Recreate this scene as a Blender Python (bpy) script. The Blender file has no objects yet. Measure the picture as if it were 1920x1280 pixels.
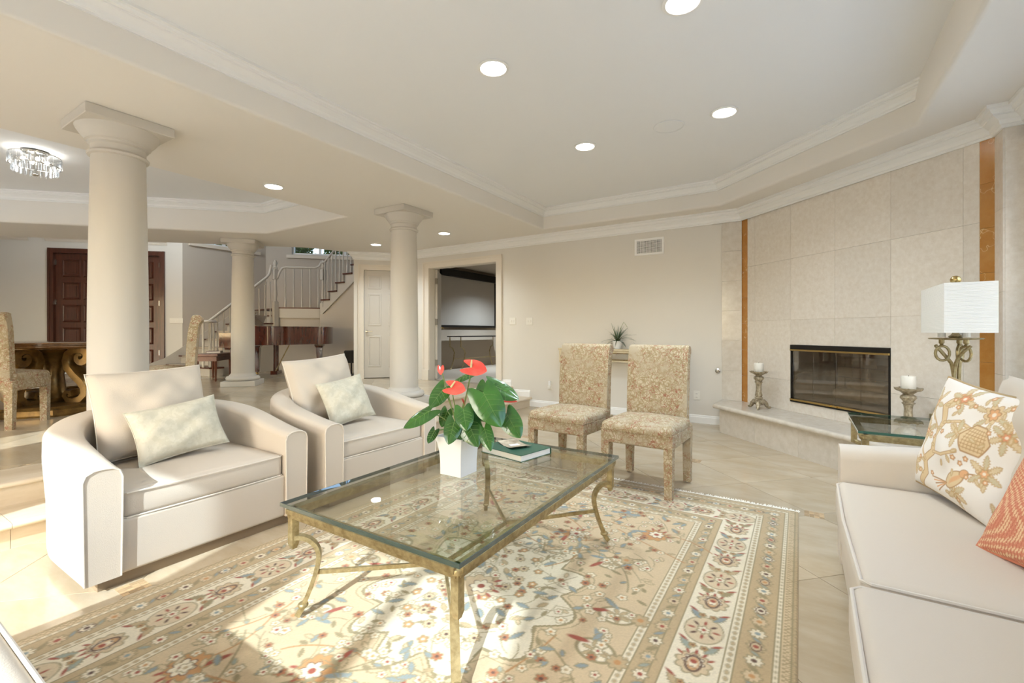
import bpy, math, random
import numpy as np
from math import sin, cos, pi, radians, sqrt, atan2
from mathutils import Vector, Matrix

random.seed(7)
rng = np.random.default_rng(7)
scn = bpy.context.scene
C = scn.collection

# ------------------------------------------------------------------ camera
FPX, PCX, PCY, CAMH, YAW = 857.0, 960.0, 622.0, 1.17, radians(32.2)
cam_d = bpy.data.cameras.new('camera')
cam_d.sensor_fit = 'HORIZONTAL'; cam_d.sensor_width = 36.0
cam_d.lens = 36.0 * FPX / 1920.0
cam_d.shift_y = -(640.0 - PCY) / 1920.0
cam_d.clip_start = 0.05; cam_d.clip_end = 200
cam = bpy.data.objects.new('camera', cam_d); C.objects.link(cam)
cam.location = (0, 0, CAMH); cam.rotation_euler = (radians(90), 0, YAW)
scn.camera = cam
FW = (-sin(YAW), cos(YAW)); RT = (cos(YAW), sin(YAW))
def at(x, y, z):                       # photo pixel -> world point at height z
    d = FPX * (CAMH - z) / (y - PCY); r = (x - PCX) / FPX * d
    return Vector((FW[0]*d + RT[0]*r, FW[1]*d + RT[1]*r, z))
def atd(x, y, d):                      # photo pixel -> world point at depth d
    r = (x - PCX) / FPX * d
    return Vector((FW[0]*d + RT[0]*r, FW[1]*d + RT[1]*r, CAMH - (y - PCY) / FPX * d))

# ------------------------------------------------------------------ world, sun, exposure
SUN_EL, SUN_DIR = radians(33), Vector((-0.30, 0.954, 0))
w = bpy.data.worlds.new('world'); scn.world = w; w.use_nodes = True
wn = w.node_tree.nodes; wl = w.node_tree.links
bg = wn['Background']
sky = wn.new('ShaderNodeTexSky'); sky.sky_type = 'NISHITA'; sky.sun_disc = False
sky.sun_elevation = SUN_EL; sky.sun_rotation = radians(163); sky.dust_density = 2.0
hs = wn.new('ShaderNodeHueSaturation'); hs.inputs['Saturation'].default_value = 1.0
wl.new(sky.outputs[0], hs.inputs['Color']); wl.new(hs.outputs[0], bg.inputs['Color'])
bg.inputs['Strength'].default_value = 0.40
sl = bpy.data.lights.new('sun', 'SUN'); sl.energy = 3.9; sl.angle = radians(0.8); sl.color = (0.79, 0.90, 1.0)
so = bpy.data.objects.new('sun', sl); C.objects.link(so)
so.rotation_euler = (SUN_DIR * cos(SUN_EL) + Vector((0, 0, -sin(SUN_EL)))).to_track_quat('-Z', 'Y').to_euler()
scn.view_settings.view_transform = 'Standard'; scn.view_settings.look = 'None'
scn.view_settings.gamma = 1.0; scn.view_settings.use_curve_mapping = False
scn.view_settings.exposure = 1.20
scn.cycles.use_denoising = True
scn.cycles.use_adaptive_sampling = True; scn.cycles.adaptive_threshold = 0.07
scn.cycles.max_bounces = 8; scn.cycles.diffuse_bounces = 4; scn.cycles.glossy_bounces = 4
scn.cycles.transmission_bounces = 6; scn.cycles.transparent_max_bounces = 16
scn.cycles.sample_clamp_indirect = 8.0
scn.cycles.caustics_reflective = False; scn.cycles.caustics_refractive = False
LAMP_W = 36.0                          # power of each recessed lamp

# ------------------------------------------------------------------ materials
def lin(c):
    if isinstance(c, str):
        c = [int(c[i:i+2], 16) for i in (1, 3, 5)]
    return tuple(((v/255.0)/12.92 if v/255.0 <= 0.04045 else ((v/255.0+0.055)/1.055)**2.4) for v in c) + (1.0,)
MATS = {}
def mat(name, col, rough=0.5, metal=0.0, col2=None, scale=6.0, stretch=None, detail=4.0, bump=0.0, bscale=80.0,
        rand=0.0, spec=None, coat=0.0, contrast=(0.35, 0.65), sheen=0.0):
    m = bpy.data.materials.new(name); m.use_nodes = True; MATS[name] = m
    n, l = m.node_tree.nodes, m.node_tree.links
    b = n['Principled BSDF']
    b.inputs['Roughness'].default_value = rough; b.inputs['Metallic'].default_value = metal
    if spec is not None: b.inputs['Specular IOR Level'].default_value = spec
    if coat: b.inputs['Coat Weight'].default_value = coat; b.inputs['Coat Roughness'].default_value = 0.08
    if sheen: b.inputs['Sheen Weight'].default_value = sheen
    tc = n.new('ShaderNodeTexCoord'); out = None
    src = tc.outputs['Object']
    if stretch:
        mp = n.new('ShaderNodeMapping'); mp.inputs['Scale'].default_value = stretch
        l.new(src, mp.inputs['Vector']); src = mp.outputs[0]
    if rand:
        oi = n.new('ShaderNodeObjectInfo'); va = n.new('ShaderNodeVectorMath'); va.operation = 'ADD'
        ms = n.new('ShaderNodeMath'); ms.operation = 'MULTIPLY'; ms.inputs[1].default_value = 37.0
        l.new(oi.outputs['Random'], ms.inputs[0]); l.new(src, va.inputs[0]); l.new(ms.outputs[0], va.inputs[1]); src = va.outputs[0]
    if col2 is not None:
        no = n.new('ShaderNodeTexNoise'); no.inputs['Scale'].default_value = scale; no.inputs['Detail'].default_value = detail
        no.inputs['Roughness'].default_value = 0.65
        l.new(src, no.inputs['Vector'])
        rp = n.new('ShaderNodeValToRGB'); rp.color_ramp.elements[0].position = contrast[0]; rp.color_ramp.elements[1].position = contrast[1]
        rp.color_ramp.elements[0].color = lin(col); rp.color_ramp.elements[1].color = lin(col2)
        l.new(no.outputs['Fac'], rp.inputs['Fac']); out = rp.outputs[0]
    if rand:
        hv = n.new('ShaderNodeHueSaturation')
        mr = n.new('ShaderNodeMapRange'); mr.inputs['To Min'].default_value = 1 - rand; mr.inputs['To Max'].default_value = 1 + rand
        l.new(oi.outputs['Random'], mr.inputs['Value']); l.new(mr.outputs[0], hv.inputs['Value'])
        if out: l.new(out, hv.inputs['Color'])
        else: hv.inputs['Color'].default_value = lin(col)
        out = hv.outputs[0]
    if out: l.new(out, b.inputs['Base Color'])
    else: b.inputs['Base Color'].default_value = lin(col)
    if bump:
        nb = n.new('ShaderNodeTexNoise'); nb.inputs['Scale'].default_value = bscale; nb.inputs['Detail'].default_value = 3
        l.new(src, nb.inputs['Vector'])
        bp = n.new('ShaderNodeBump'); bp.inputs['Strength'].default_value = bump; bp.inputs['Distance'].default_value = 0.01
        l.new(nb.outputs['Fac'], bp.inputs['Height']); l.new(bp.outputs[0], b.inputs['Normal'])
    return m
def glassy(name, tint, ior=1.45, rough=0.0, boost=0.0):      # thin sheet: clear pass-through plus Fresnel reflection
    m = bpy.data.materials.new(name); m.use_nodes = True; MATS[name] = m
    n, l = m.node_tree.nodes, m.node_tree.links
    n.remove(n['Principled BSDF'])
    tr = n.new('ShaderNodeBsdfTransparent'); tr.inputs[0].default_value = tint
    gl = n.new('ShaderNodeBsdfGlossy'); gl.inputs['Roughness'].default_value = rough
    # Schlick reflectance, the same from both faces of the sheet
    r0 = ((ior-1)/(ior+1))**2 + boost
    fr = n.new('ShaderNodeLayerWeight'); fr.inputs['Blend'].default_value = 0.5
    pw = n.new('ShaderNodeMath'); pw.operation = 'POWER'; pw.inputs[1].default_value = 5.0
    ad = n.new('ShaderNodeMath'); ad.operation = 'MULTIPLY_ADD'; ad.inputs[1].default_value = 1-r0; ad.inputs[2].default_value = r0
    mx = n.new('ShaderNodeMixShader')
    l.new(fr.outputs['Facing'], pw.inputs[0]); l.new(pw.outputs[0], ad.inputs[0]); l.new(ad.outputs[0], mx.inputs[0])
    l.new(tr.outputs[0], mx.inputs[1]); l.new(gl.outputs[0], mx.inputs[2])
    l.new(mx.outputs[0], n['Material Output'].inputs['Surface'])
    return m
def emis(name, col, s):
    m = bpy.data.materials.new(name); m.use_nodes = True; MATS[name] = m
    b = m.node_tree.nodes['Principled BSDF']
    b.inputs['Base Color'].default_value = lin(col); b.inputs['Emission Color'].default_value = lin(col)
    b.inputs['Emission Strength'].default_value = s
    return m
def attr_mat(name, rough=0.9, bump=0.3, bscale=400, sheen=0.0):      # colour woven / printed into the piece itself
    m = bpy.data.materials.new(name); m.use_nodes = True; MATS[name] = m
    n, l = m.node_tree.nodes, m.node_tree.links
    b = n['Principled BSDF']; b.inputs['Roughness'].default_value = rough
    if sheen: b.inputs['Sheen Weight'].default_value = sheen
    a = n.new('ShaderNodeVertexColor'); a.layer_name = 'weave'
    l.new(a.outputs['Color'], b.inputs['Base Color'])
    tc = n.new('ShaderNodeTexCoord'); nb = n.new('ShaderNodeTexNoise'); nb.inputs['Scale'].default_value = bscale
    l.new(tc.outputs['Object'], nb.inputs['Vector'])
    bp = n.new('ShaderNodeBump'); bp.inputs['Strength'].default_value = bump; bp.inputs['Distance'].default_value = 0.003
    l.new(nb.outputs['Fac'], bp.inputs['Height']); l.new(bp.outputs[0], b.inputs['Normal'])
    return m

mat('wall', '#E0DAD0', 0.85, bump=0.05, bscale=120)
mat('wall_foyer', '#C6BCAF', 0.85)
mat('soffit', '#EBE5DC', 0.85)
mat('ceiling', '#F1F1F1', 0.9)
mat('trim', '#F3F1ED', 0.45)
mat('trim_cream', '#E4DACB', 0.5)
mat('column', '#D0C9BE', 0.6)
mat('stone', '#C9B9A0', 0.16, col2='#B6A283', scale=2.2, stretch=(1.0, 2.6, 1.0), detail=7, rand=0.07, contrast=(0.3, 0.72))
mat('stone_step', '#DFD1BB', 0.3, col2='#D0BEA2', scale=3, stretch=(3, .6, 3), detail=7)
mat('grout', '#C4B196', 0.6)
mat('mosaic', '#BFA37E', 0.25, rand=0.22)
mat('marble', '#ECE4D9', 0.25, col2='#DFD4C5', scale=26, detail=8, rand=0.045, contrast=(0.3, 0.7))
mat('marble_pale', '#DDD5C9', 0.15, col2='#D0C6B7', scale=14, detail=8, rand=0.03)
mat('hearth', '#DAD1C4', 0.2, col2='#CFC5B5', scale=16, detail=8, rand=0.02)
mat('fabric', '#CDC1B1', 0.95, bump=0.12, bscale=260)
mat('fabric_sofa', '#D6C9B8', 0.95, bump=0.08, bscale=300)
mat('piping', '#DDD3C5', 0.9)
mat('silk', '#CDC7B4', 0.55, col2='#C6C0AC', scale=30, detail=2, bump=0.12, bscale=45, contrast=(0.47, 0.53))
mat('brass_antique', '#BBA97E', 0.38, 0.7, col2='#95825A', scale=30, bump=0.1, bscale=90)
mat('brass', '#C9AE72', 0.25, 0.95)
mat('bronze_candle', '#C9BCA2', 0.4, 0.55, col2='#8F8066', scale=40, bump=0.3, bscale=120)
mat('plinth_wood', '#8D7A62', 0.4)
mat('chrome', '#C8C6C0', 0.2, 1.0)
mat('black_metal', '#1E1A17', 0.45, 0.3)
mat('firebox', '#A3968A', 0.9, col2='#8B7F73', scale=9)
mat('firebrick', '#B5A48F', 0.9, rand=0.15)
mat('log', '#9C8668', 0.9, col2='#C0AE94', scale=12, bump=0.5, bscale=30)
mat('candle', '#F2EDE2', 0.5)
mat('shade', '#F1EEE8', 0.8)
mat('door_wood', '#5A2D1D', 0.36, col2='#452313', scale=5, stretch=(6, 6, .6), coat=0.12)
mat('piano_wood', '#5E2A17', 0.12, col2='#3C180C', scale=4, stretch=(4, 4, .8), coat=0.9)
mat('bench_wood', '#74412A', 0.3, col2='#5B301D', scale=6)
mat('tread_wood', '#5A3020', 0.3)
mat('white_paint', '#CAC3B8', 0.5)
mat('gold_table', '#9C7A43', 0.28, 0.55, col2='#5E4526', scale=7, detail=5, contrast=(.35, .7))
mat('table_top', '#6E4A2C', 0.15, col2='#8A643E', scale=5, stretch=(1, 6, 1), coat=0.6)
mat('white_ceramic', '#ECEBE8', 0.3)
mat('soil', '#4A372A', 0.95)
mat('stem', '#7A8A4A', 0.5)
mat('spathe', '#E8463C', 0.25, col2='#F06A58', scale=14, coat=0.4)
mat('spadix', '#D9D3A0', 0.6)
mat('grass_leaf', '#3F5138', 0.5, col2='#6C7A58', scale=20)
mat('leaf_out', '#5E7A3A', 0.6, rand=0.25, col2='#89A254', scale=3)
mat('book_green', '#2F5A44', 0.5)
mat('paper', '#F1EEE6', 0.8)
mat('photo_print', '#D9C9AE', 0.4, col2='#8D7A62', scale=16)
mat('plastic_white', '#ECE7DD', 0.4)
mat('screen_cloth', '#B9B1A6', 0.9)
mat('carpet', '#B9AC9B', 0.95, bump=0.3, bscale=300)
mat('theatre_wall', '#B5A897', 0.9)
mat('console_paint', '#D9CBAE', 0.5, col2='#C7B48F', scale=12)
mat('gilt', '#8C7145', 0.4, 0.6, col2='#5D4A2C', scale=30)
mat('mirror', '#D8D2C4', 0.08, 0.9)
mat('dark_void', '#2A2724', 0.9)
mat('concrete_out', '#D2D0CB', 0.9)
mat('stucco_out', '#D9CFBF', 0.9)
mat('earth_out', '#8A7A5E', 0.95, col2='#6D7A48', scale=2)
mat('fringe', '#EDE6D8', 0.95)
mat('coral', '#D9896A', 0.9)
mat('cord_trim', '#B79C72', 0.8)
mat('diffuser_glow', '#FFF6E6', 0.5)
emis('lamp_glow', '#FFF7EA', 9.0)
emis('bulb_glow', '#FFF3DE', 14.0)
glassy('glass_table', (0.94, 0.96, 0.94, 1), 1.5, 0.0, 0.02)
glassy('glass_clear', (0.97, 0.98, 0.97, 1), 1.35)
glassy('glass_fire', (0.84, 0.81, 0.77, 1), 1.5, 0.03, 0.14)
mat('glass_edge', '#2F5A4A', 0.08, coat=1.0)
mat('glass_edge_pale', '#46544E', 0.08, coat=1.0)
g = glassy('crystal', (0.93, 0.94, 0.95, 1), 1.6, 0.0, 0.18)

# orange veined marble
m = mat('orange_marble', '#C28C4A', 0.18, col2='#B57A37', scale=7, detail=7, rand=0.05)
n, l = m.node_tree.nodes, m.node_tree.links
b = n['Principled BSDF']; prev = b.inputs['Base Color'].links[0].from_socket
tc = n.new('ShaderNodeTexCoord'); dn = n.new('ShaderNodeTexNoise'); dn.inputs['Scale'].default_value = 9
vm = n.new('ShaderNodeVectorMath'); vm.operation = 'ADD'; l.new(tc.outputs['Object'], dn.inputs['Vector'])
l.new(tc.outputs['Object'], vm.inputs[0]); l.new(dn.outputs['Color'], vm.inputs[1])
vo = n.new('ShaderNodeTexVoronoi'); vo.feature = 'DISTANCE_TO_EDGE'; vo.inputs['Scale'].default_value = 1.1
l.new(vm.outputs[0], vo.inputs['Vector'])
rp = n.new('ShaderNodeValToRGB'); rp.color_ramp.elements[0].position = 0.002; rp.color_ramp.elements[1].position = 0.009
rp.color_ramp.elements[0].color = (1, 1, 1, 1); rp.color_ramp.elements[1].color = (0, 0, 0, 1)
l.new(vo.outputs['Distance'], rp.inputs['Fac'])
mx = n.new('ShaderNodeMix'); mx.data_type = 'RGBA'; mx.inputs['B'].default_value = lin('#DDBB86')
l.new(rp.outputs[0], mx.inputs['Factor']); l.new(prev, mx.inputs['A']); l.new(mx.outputs['Result'], b.inputs['Base Color'])

# anthurium leaf: green with pale midrib / side veins from generated uv attribute
m = mat('leaf', '#2C5523', 0.22, col2='#3F6E2B', scale=9, coat=0.3, rand=0.15)

# tapestry fabric of the side chairs: scrolling line work over mottled tan
m = mat('tapestry', '#B3A48B', 0.95, col2='#C8BA9F', scale=7, detail=6, bump=0.15, bscale=350, contrast=(.36, .66))
n, l = m.node_tree.nodes, m.node_tree.links
b = n['Principled BSDF']; prev = b.inputs['Base Color'].links[0].from_socket
tc = n.new('ShaderNodeTexCoord')
def line_layer(prev, vscale, nscale, amt, w0, w1, col, feature='DISTANCE_TO_EDGE'):
    dn = n.new('ShaderNodeTexNoise'); dn.inputs['Scale'].default_value = nscale; dn.inputs['Detail'].default_value = 2
    sc = n.new('ShaderNodeVectorMath'); sc.operation = 'SCALE'; sc.inputs['Scale'].default_value = amt
    vm = n.new('ShaderNodeVectorMath'); vm.operation = 'ADD'
    l.new(tc.outputs['Object'], dn.inputs['Vector']); l.new(dn.outputs['Color'], sc.inputs[0])
    l.new(tc.outputs['Object'], vm.inputs[0]); l.new(sc.outputs[0], vm.inputs[1])
    vo = n.new('ShaderNodeTexVoronoi'); vo.feature = feature; vo.inputs['Scale'].default_value = vscale
    l.new(vm.outputs[0], vo.inputs['Vector'])
    rp = n.new('ShaderNodeValToRGB'); rp.color_ramp.elements[0].position = w0; rp.color_ramp.elements[1].position = w1
    rp.color_ramp.elements[0].color = (1, 1, 1, 1); rp.color_ramp.elements[1].color = (0, 0, 0, 1)
    l.new(vo.outputs['Distance'], rp.inputs['Fac'])
    # lines come and go in patches, as in a worn print
    pn = n.new('ShaderNodeTexNoise'); pn.inputs['Scale'].default_value = 7.0; l.new(tc.outputs['Object'], pn.inputs['Vector'])
    pr = n.new('ShaderNodeValToRGB'); pr.color_ramp.elements[0].position = 0.28; pr.color_ramp.elements[1].position = 0.48
    l.new(pn.outputs['Fac'], pr.inputs['Fac'])
    mu = n.new('ShaderNodeMath'); mu.operation = 'MULTIPLY'; l.new(rp.outputs[0], mu.inputs[0]); l.new(pr.outputs[0], mu.inputs[1])
    mx = n.new('ShaderNodeMix'); mx.data_type = 'RGBA'; mx.inputs['B'].default_value = lin(col)
    l.new(mu.outputs[0], mx.inputs['Factor']); l.new(prev, mx.inputs['A'])
    return mx.outputs['Result']
p2 = line_layer(prev, 13, 10, 0.20, 0.015, 0.06, '#97825F')
p2 = line_layer(p2, 24, 16, 0.12, 0.03, 0.09, '#9D8866')
p2 = line_layer(p2, 34, 20, 0.10, 0.02, 0.09, '#A59270')
p2 = line_layer(p2, 9, 13, 0.22, 0.008, 0.03, '#9A6650')
l.new(p2, b.inputs['Base Color'])
attr_mat('rug_weave', 0.95, 0.35, 500, 0.2)
attr_mat('chintz', 0.85, 0.12, 300)
attr_mat('coral_weave', 0.9, 0.4, 260)
# pleated lamp shade: fine horizontal ribs
m = MATS['shade']; n, l = m.node_tree.nodes, m.node_tree.links
tc = n.new('ShaderNodeTexCoord'); wv = n.new('ShaderNodeTexWave'); wv.bands_direction = 'Z'; wv.inputs['Scale'].default_value = 42
l.new(tc.outputs['Object'], wv.inputs['Vector']); bp = n.new('ShaderNodeBump'); bp.inputs['Strength'].default_value = 0.35; bp.inputs['Distance'].default_value = 0.004
l.new(wv.outputs['Fac'], bp.inputs['Height']); l.new(bp.outputs[0], n['Principled BSDF'].inputs['Normal'])

# ------------------------------------------------------------------ mesh helpers
class G:
    def __init__(s): s.v = []; s.f = []; s.col = None
    def add(s, vs, fs):
        o = len(s.v); s.v += [tuple(p) for p in vs]; s.f += [tuple(i + o for i in q) for q in fs]; return s
    def box(s, x0, x1, y0, y1, z0, z1):
        vs = [(x, y, z) for z in (z0, z1) for y in (y0, y1) for x in (x0, x1)]
        return s.add(vs, [(0, 2, 3, 1), (4, 5, 7, 6), (0, 1, 5, 4), (2, 6, 7, 3), (0, 4, 6, 2), (1, 3, 7, 5)])
    def bbox(s, x0, x1, y0, y1, z0, z1, r=0.005):     # chamfered box
        vs = []; 
        for sz, zz in ((0, z0), (1, z0 + r), (1, z1 - r), (0, z1)):
            i = 0 if sz else r
            vs += [(x0 + i, y0 + i, zz), (x1 - i, y0 + i, zz), (x1 - i, y1 - i, zz), (x0 + i, y1 - i, zz)]
        fs = [(3, 2, 1, 0), (12, 13, 14, 15)]
        for k in range(3):
            for i in range(4):
                a, b_ = k*4 + i, k*4 + (i + 1) % 4
                fs.append((a, b_, b_ + 4, a + 4))
        return s.add(vs, fs)
    def prism(s, poly, z0, z1):
        n_ = len(poly); A = sum(poly[i][0]*poly[(i+1) % n_][1] - poly[(i+1) % n_][0]*poly[i][1] for i in range(n_))
        if A < 0: poly = poly[::-1]
        vs = [(p[0], p[1], z0) for p in poly] + [(p[0], p[1], z1) for p in poly]
        fs = [tuple(range(n_))[::-1], tuple(range(n_, 2*n_))] + [(i, (i+1) % n_, n_ + (i+1) % n_, n_ + i) for i in range(n_)]
        return s.add(vs, fs)
    def lathe(s, prof, n_=24, cx=0, cy=0, caps=True):
        vs = [(cx + r*cos(2*pi*k/n_), cy + r*sin(2*pi*k/n_), z) for r, z in prof for k in range(n_)]
        fs = [(i*n_ + k, i*n_ + (k+1) % n_, (i+1)*n_ + (k+1) % n_, (i+1)*n_ + k) for i in range(len(prof)-1) for k in range(n_)]
        if caps: fs += [tuple(range(n_))[::-1], tuple(range((len(prof)-1)*n_, len(prof)*n_))]
        return s.add(vs, fs)
    def tube(s, pts, r, n_=8, closed=False, flat=None):
        P = [Vector(p) for p in pts]; N = len(P); vs = []
        rs = r if isinstance(r, (list, tuple)) else [r]*N
        up = Vector((0, 0, 1)); prevu = None
        for i in range(N):
            a = P[(i-1) % N] if closed or i > 0 else P[i]; b_ = P[(i+1) % N] if closed or i < N-1 else P[i]
            t = (b_ - a)
            t = t.normalized() if t.length > 1e-9 else Vector((0, 0, 1))
            if prevu is None:
                u = t.cross(up if abs(t.z) < 0.95 else Vector((1, 0, 0))).normalized()
            else:
                u = (prevu - t*prevu.dot(t)); u = u.normalized() if u.length > 1e-6 else t.orthogonal().normalized()
            prevu = u; v_ = t.cross(u)
            for k in range(n_):
                an = 2*pi*(k+.5)/n_
                vs.append(P[i] + (u*cos(an)*(flat or 1.0) + v_*sin(an))*rs[i])
        R_ = N if closed else N-1
        fs = [(i*n_ + k, i*n_ + (k+1) % n_, ((i+1) % N)*n_ + (k+1) % n_, ((i+1) % N)*n_ + k) for i in range(R_) for k in range(n_)]
        if not closed: fs += [tuple(range(n_))[::-1], tuple(range((N-1)*n_, N*n_))]
        return s.add(vs, fs)
    def bar(s, a, b_, w_, h_):                       # rectangular bar, w across (horizontal), h up
        a, b_ = Vector(a), Vector(b_); t = (b_-a).normalized()
        u = t.cross(Vector((0, 0, 1))) if abs(t.z) < 0.98 else Vector((1, 0, 0)); u.normalize(); v_ = u.cross(t)
        vs = [p + u*i*w_/2 + v_*j*h_/2 for p in (a, b_) for i, j in ((-1, -1), (1, -1), (1, 1), (-1, 1))]
        return s.add(vs, [(0, 1, 2, 3), (7, 6, 5, 4), (0, 4, 5, 1), (1, 5, 6, 2), (2, 6, 7, 3), (3, 7, 4, 0)])
    def sweep(s, path, prof, closed=False):          # path of (x,y), profile of (offset to the LEFT of travel, z), mitred
        N = len(path); P = [Vector((p[0], p[1])) for p in path]; nr = []
        for i in range(N):
            a = P[i] - P[i-1] if (closed or i > 0) else P[1] - P[0]
            b_ = P[(i+1) % N] - P[i] if (closed or i < N-1) else P[-1] - P[-2]
            na = Vector((-a.y, a.x)).normalized(); nb = Vector((-b_.y, b_.x)).normalized()
            m_ = (na + nb).normalized(); nr.append(m_ / max(0.3, m_.dot(na)))
        k = len(prof)
        vs = [(P[i].x + nr[i].x*o, P[i].y + nr[i].y*o, z) for i in range(N) for o, z in prof]
        fs = [(i*k + j, ((i+1) % N)*k + j, ((i+1) % N)*k + j+1, i*k + j+1) for i in range(N if closed else N-1) for j in range(k-1)]
        if not closed: fs += [tuple(range(k)), tuple(range((N-1)*k, N*k))[::-1]]
        return s.add(vs, fs)
    def sphere(s, c, r, nu=12, nv=8, sc=(1, 1, 1)):
        c = Vector(c); vs = []
        for i in range(nv+1):
            th = pi*i/nv
            for k in range(nu):
                ph = 2*pi*k/nu; vs.append(c + Vector((r*sc[0]*sin(th)*cos(ph), r*sc[1]*sin(th)*sin(ph), r*sc[2]*cos(th))))
        return s.add(vs, [(i*nu + k, (i+1)*nu + k, (i+1)*nu + (k+1) % nu, i*nu + (k+1) % nu) for i in range(nv) for k in range(nu)])
    def xf(s, M):
        s.v = [tuple(M @ Vector(p)) for p in s.v]; return s
    def build(s, name, m, parent=None, smooth=None, world=False):
        me = bpy.data.meshes.new(name)
        vs = s.v
        if world and parent is not None:
            L = parent.location; vs = [(p[0]-L.x, p[1]-L.y, p[2]-L.z) for p in vs]
        me.from_pydata(vs, [], s.f); me.update()
        me.materials.append(MATS[m])
        if smooth is not None:
            me.polygons.foreach_set('use_smooth', [True]*len(me.polygons)); me.set_sharp_from_angle(angle=radians(smooth))
        o = bpy.data.objects.new(name, me); C.objects.link(o)
        if parent is not None: o.parent = parent
        return o
def tag(o, label=None, cat=None, group=None, kind=None):
    if label: o['label'] = label
    if cat: o['category'] = cat
    if group: o['group'] = group
    if kind: o['kind'] = kind
    return o
def thing(name, label, cat, loc=(0, 0, 0), rz=0.0, group=None):
    o = bpy.data.objects.new(name, None); C.objects.link(o); o.empty_display_size = 0.1
    o.location = loc; o.rotation_euler = (0, 0, rz)
    return tag(o, label, cat, group)
def struct(o, label, cat):
    return tag(o, label, cat, None, 'structure')
def dup(root, loc, rz, label):
    def cp(o, p):
        c = o.copy(); C.objects.link(c)
        if p is not None: c.parent = p
        for ch in list(o.children): cp(ch, c)
        return c
    r = cp(root, None); r.location = loc; r.rotation_euler = (0, 0, rz); r['label'] = label
    return r
def share(o, parent, loc=(0, 0, 0), rot=(0, 0, 0), scale=(1, 1, 1), name=None):     # another piece with the same mesh
    c = bpy.data.objects.new(name or o.name.split('.')[0], o.data); C.objects.link(c); c.parent = parent
    c.location = loc; c.rotation_euler = rot; c.scale = scale
    return c
def clip(poly, a, b, c):               # keep a*x+b*y<=c
    out = []
    for i in range(len(poly)):
        p, q = poly[i], poly[(i+1) % len(poly)]
        dp, dq = a*p[0]+b*p[1]-c, a*q[0]+b*q[1]-c
        if dp <= 0: out.append(p)
        if dp*dq < 0:
            t = dp/(dp-dq); out.append((p[0]+t*(q[0]-p[0]), p[1]+t*(q[1]-p[1])))
    return out
def area(poly):
    return abs(sum(poly[i][0]*poly[(i+1) % len(poly)][1] - poly[(i+1) % len(poly)][0]*poly[i][1] for i in range(len(poly))))/2 if len(poly) > 2 else 0
def fill(loops, z, name, m, parent=None, up=False):      # flat polygon with holes
    import bmesh
    bm = bmesh.new(); ed = []
    for lp in loops:
        vs = [bm.verts.new((p[0], p[1], z)) for p in lp]
        ed += [bm.edges.new((vs[i], vs[(i+1) % len(vs)])) for i in range(len(vs))]
    bmesh.ops.triangle_fill(bm, use_beauty=True, use_dissolve=False, edges=ed)
    for f in bm.faces:
        if (f.normal.z < 0) == up: f.normal_flip()
    me = bpy.data.meshes.new(name); bm.to_mesh(me); bm.free(); me.materials.append(MATS[m])
    o = bpy.data.objects.new(name, me); C.objects.link(o)
    if parent: o.parent = parent
    return o
def rbox(w, d, h, r=0.04, bulge=0.0, n_=10, front_bulge=0.0):       # upholstered block centred in x,y, bottom at z=0
    g_ = G(); key = {}
    def pt(u, v_, t):
        p = Vector((u*w/2, v_*d/2, t*h/2)); q = Vector((max(-w/2+r, min(w/2-r, p.x)), max(-d/2+r, min(d/2-r, p.y)), max(-h/2+r, min(h/2-r, p.z))))
        e = p - q
        if e.length > 1e-9: p = q + e.normalized()*r if e.length > r else q + e.normalized()*min(e.length, r)
        k = (1-u*u)*(1-v_*v_)
        p.z += bulge*k*(1 if t > 0 else 0)*max(0, t)
        p.y -= front_bulge*(1-u*u)*(1-t*t)*(1 if v_ < 0 else 0)*abs(v_)
        return Vector((p.x, p.y, p.z + h/2))
    S = [-1 + 2*i/n_ for i in range(n_+1)]
    e_ = [-1, -1 + 0.35*r/ max(w, d)*2] ; 
    def smap(a, ln):          # denser near the ends so the rounding holds
        k = max(0.0, 1 - 2*r/ln)
        return sorted(set([-1 + (1-k)*i/4 for i in range(5)] + [-k + 2*k*i/n_ for i in range(n_+1)] + [k + (1-k)*i/4 for i in range(5)]))
    U, V_, T = smap(0, w), smap(0, d), smap(0, h)
    def vid(u, v_, t):
        kk = (round(u, 5), round(v_, 5), round(t, 5))
        if kk not in key: key[kk] = len(g_.v); g_.v.append(tuple(pt(u, v_, t)))
        return key[kk]
    for i in range(len(U)-1):
        for j in range(len(V_)-1):
            for t, fl in ((-1, 1), (1, 0)):
                q = [vid(U[i], V_[j], t), vid(U[i+1], V_[j], t), vid(U[i+1], V_[j+1], t), vid(U[i], V_[j+1], t)]
                g_.f.append(tuple(q[::-1] if fl else q))
    for i in range(len(U)-1):
        for j in range(len(T)-1):
            for v_, fl in ((-1, 0), (1, 1)):
                q = [vid(U[i], v_, T[j]), vid(U[i+1], v_, T[j]), vid(U[i+1], v_, T[j+1]), vid(U[i], v_, T[j+1])]
                g_.f.append(tuple(q[::-1] if fl else q))
    for i in range(len(V_)-1):
        for j in range(len(T)-1):
            for u, fl in ((-1, 1), (1, 0)):
                q = [vid(u, V_[i], T[j]), vid(u, V_[i+1], T[j]), vid(u, V_[i+1], T[j+1]), vid(u, V_[i], T[j+1])]
                g_.f.append(tuple(q[::-1] if fl else q))
    return g_
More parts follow.
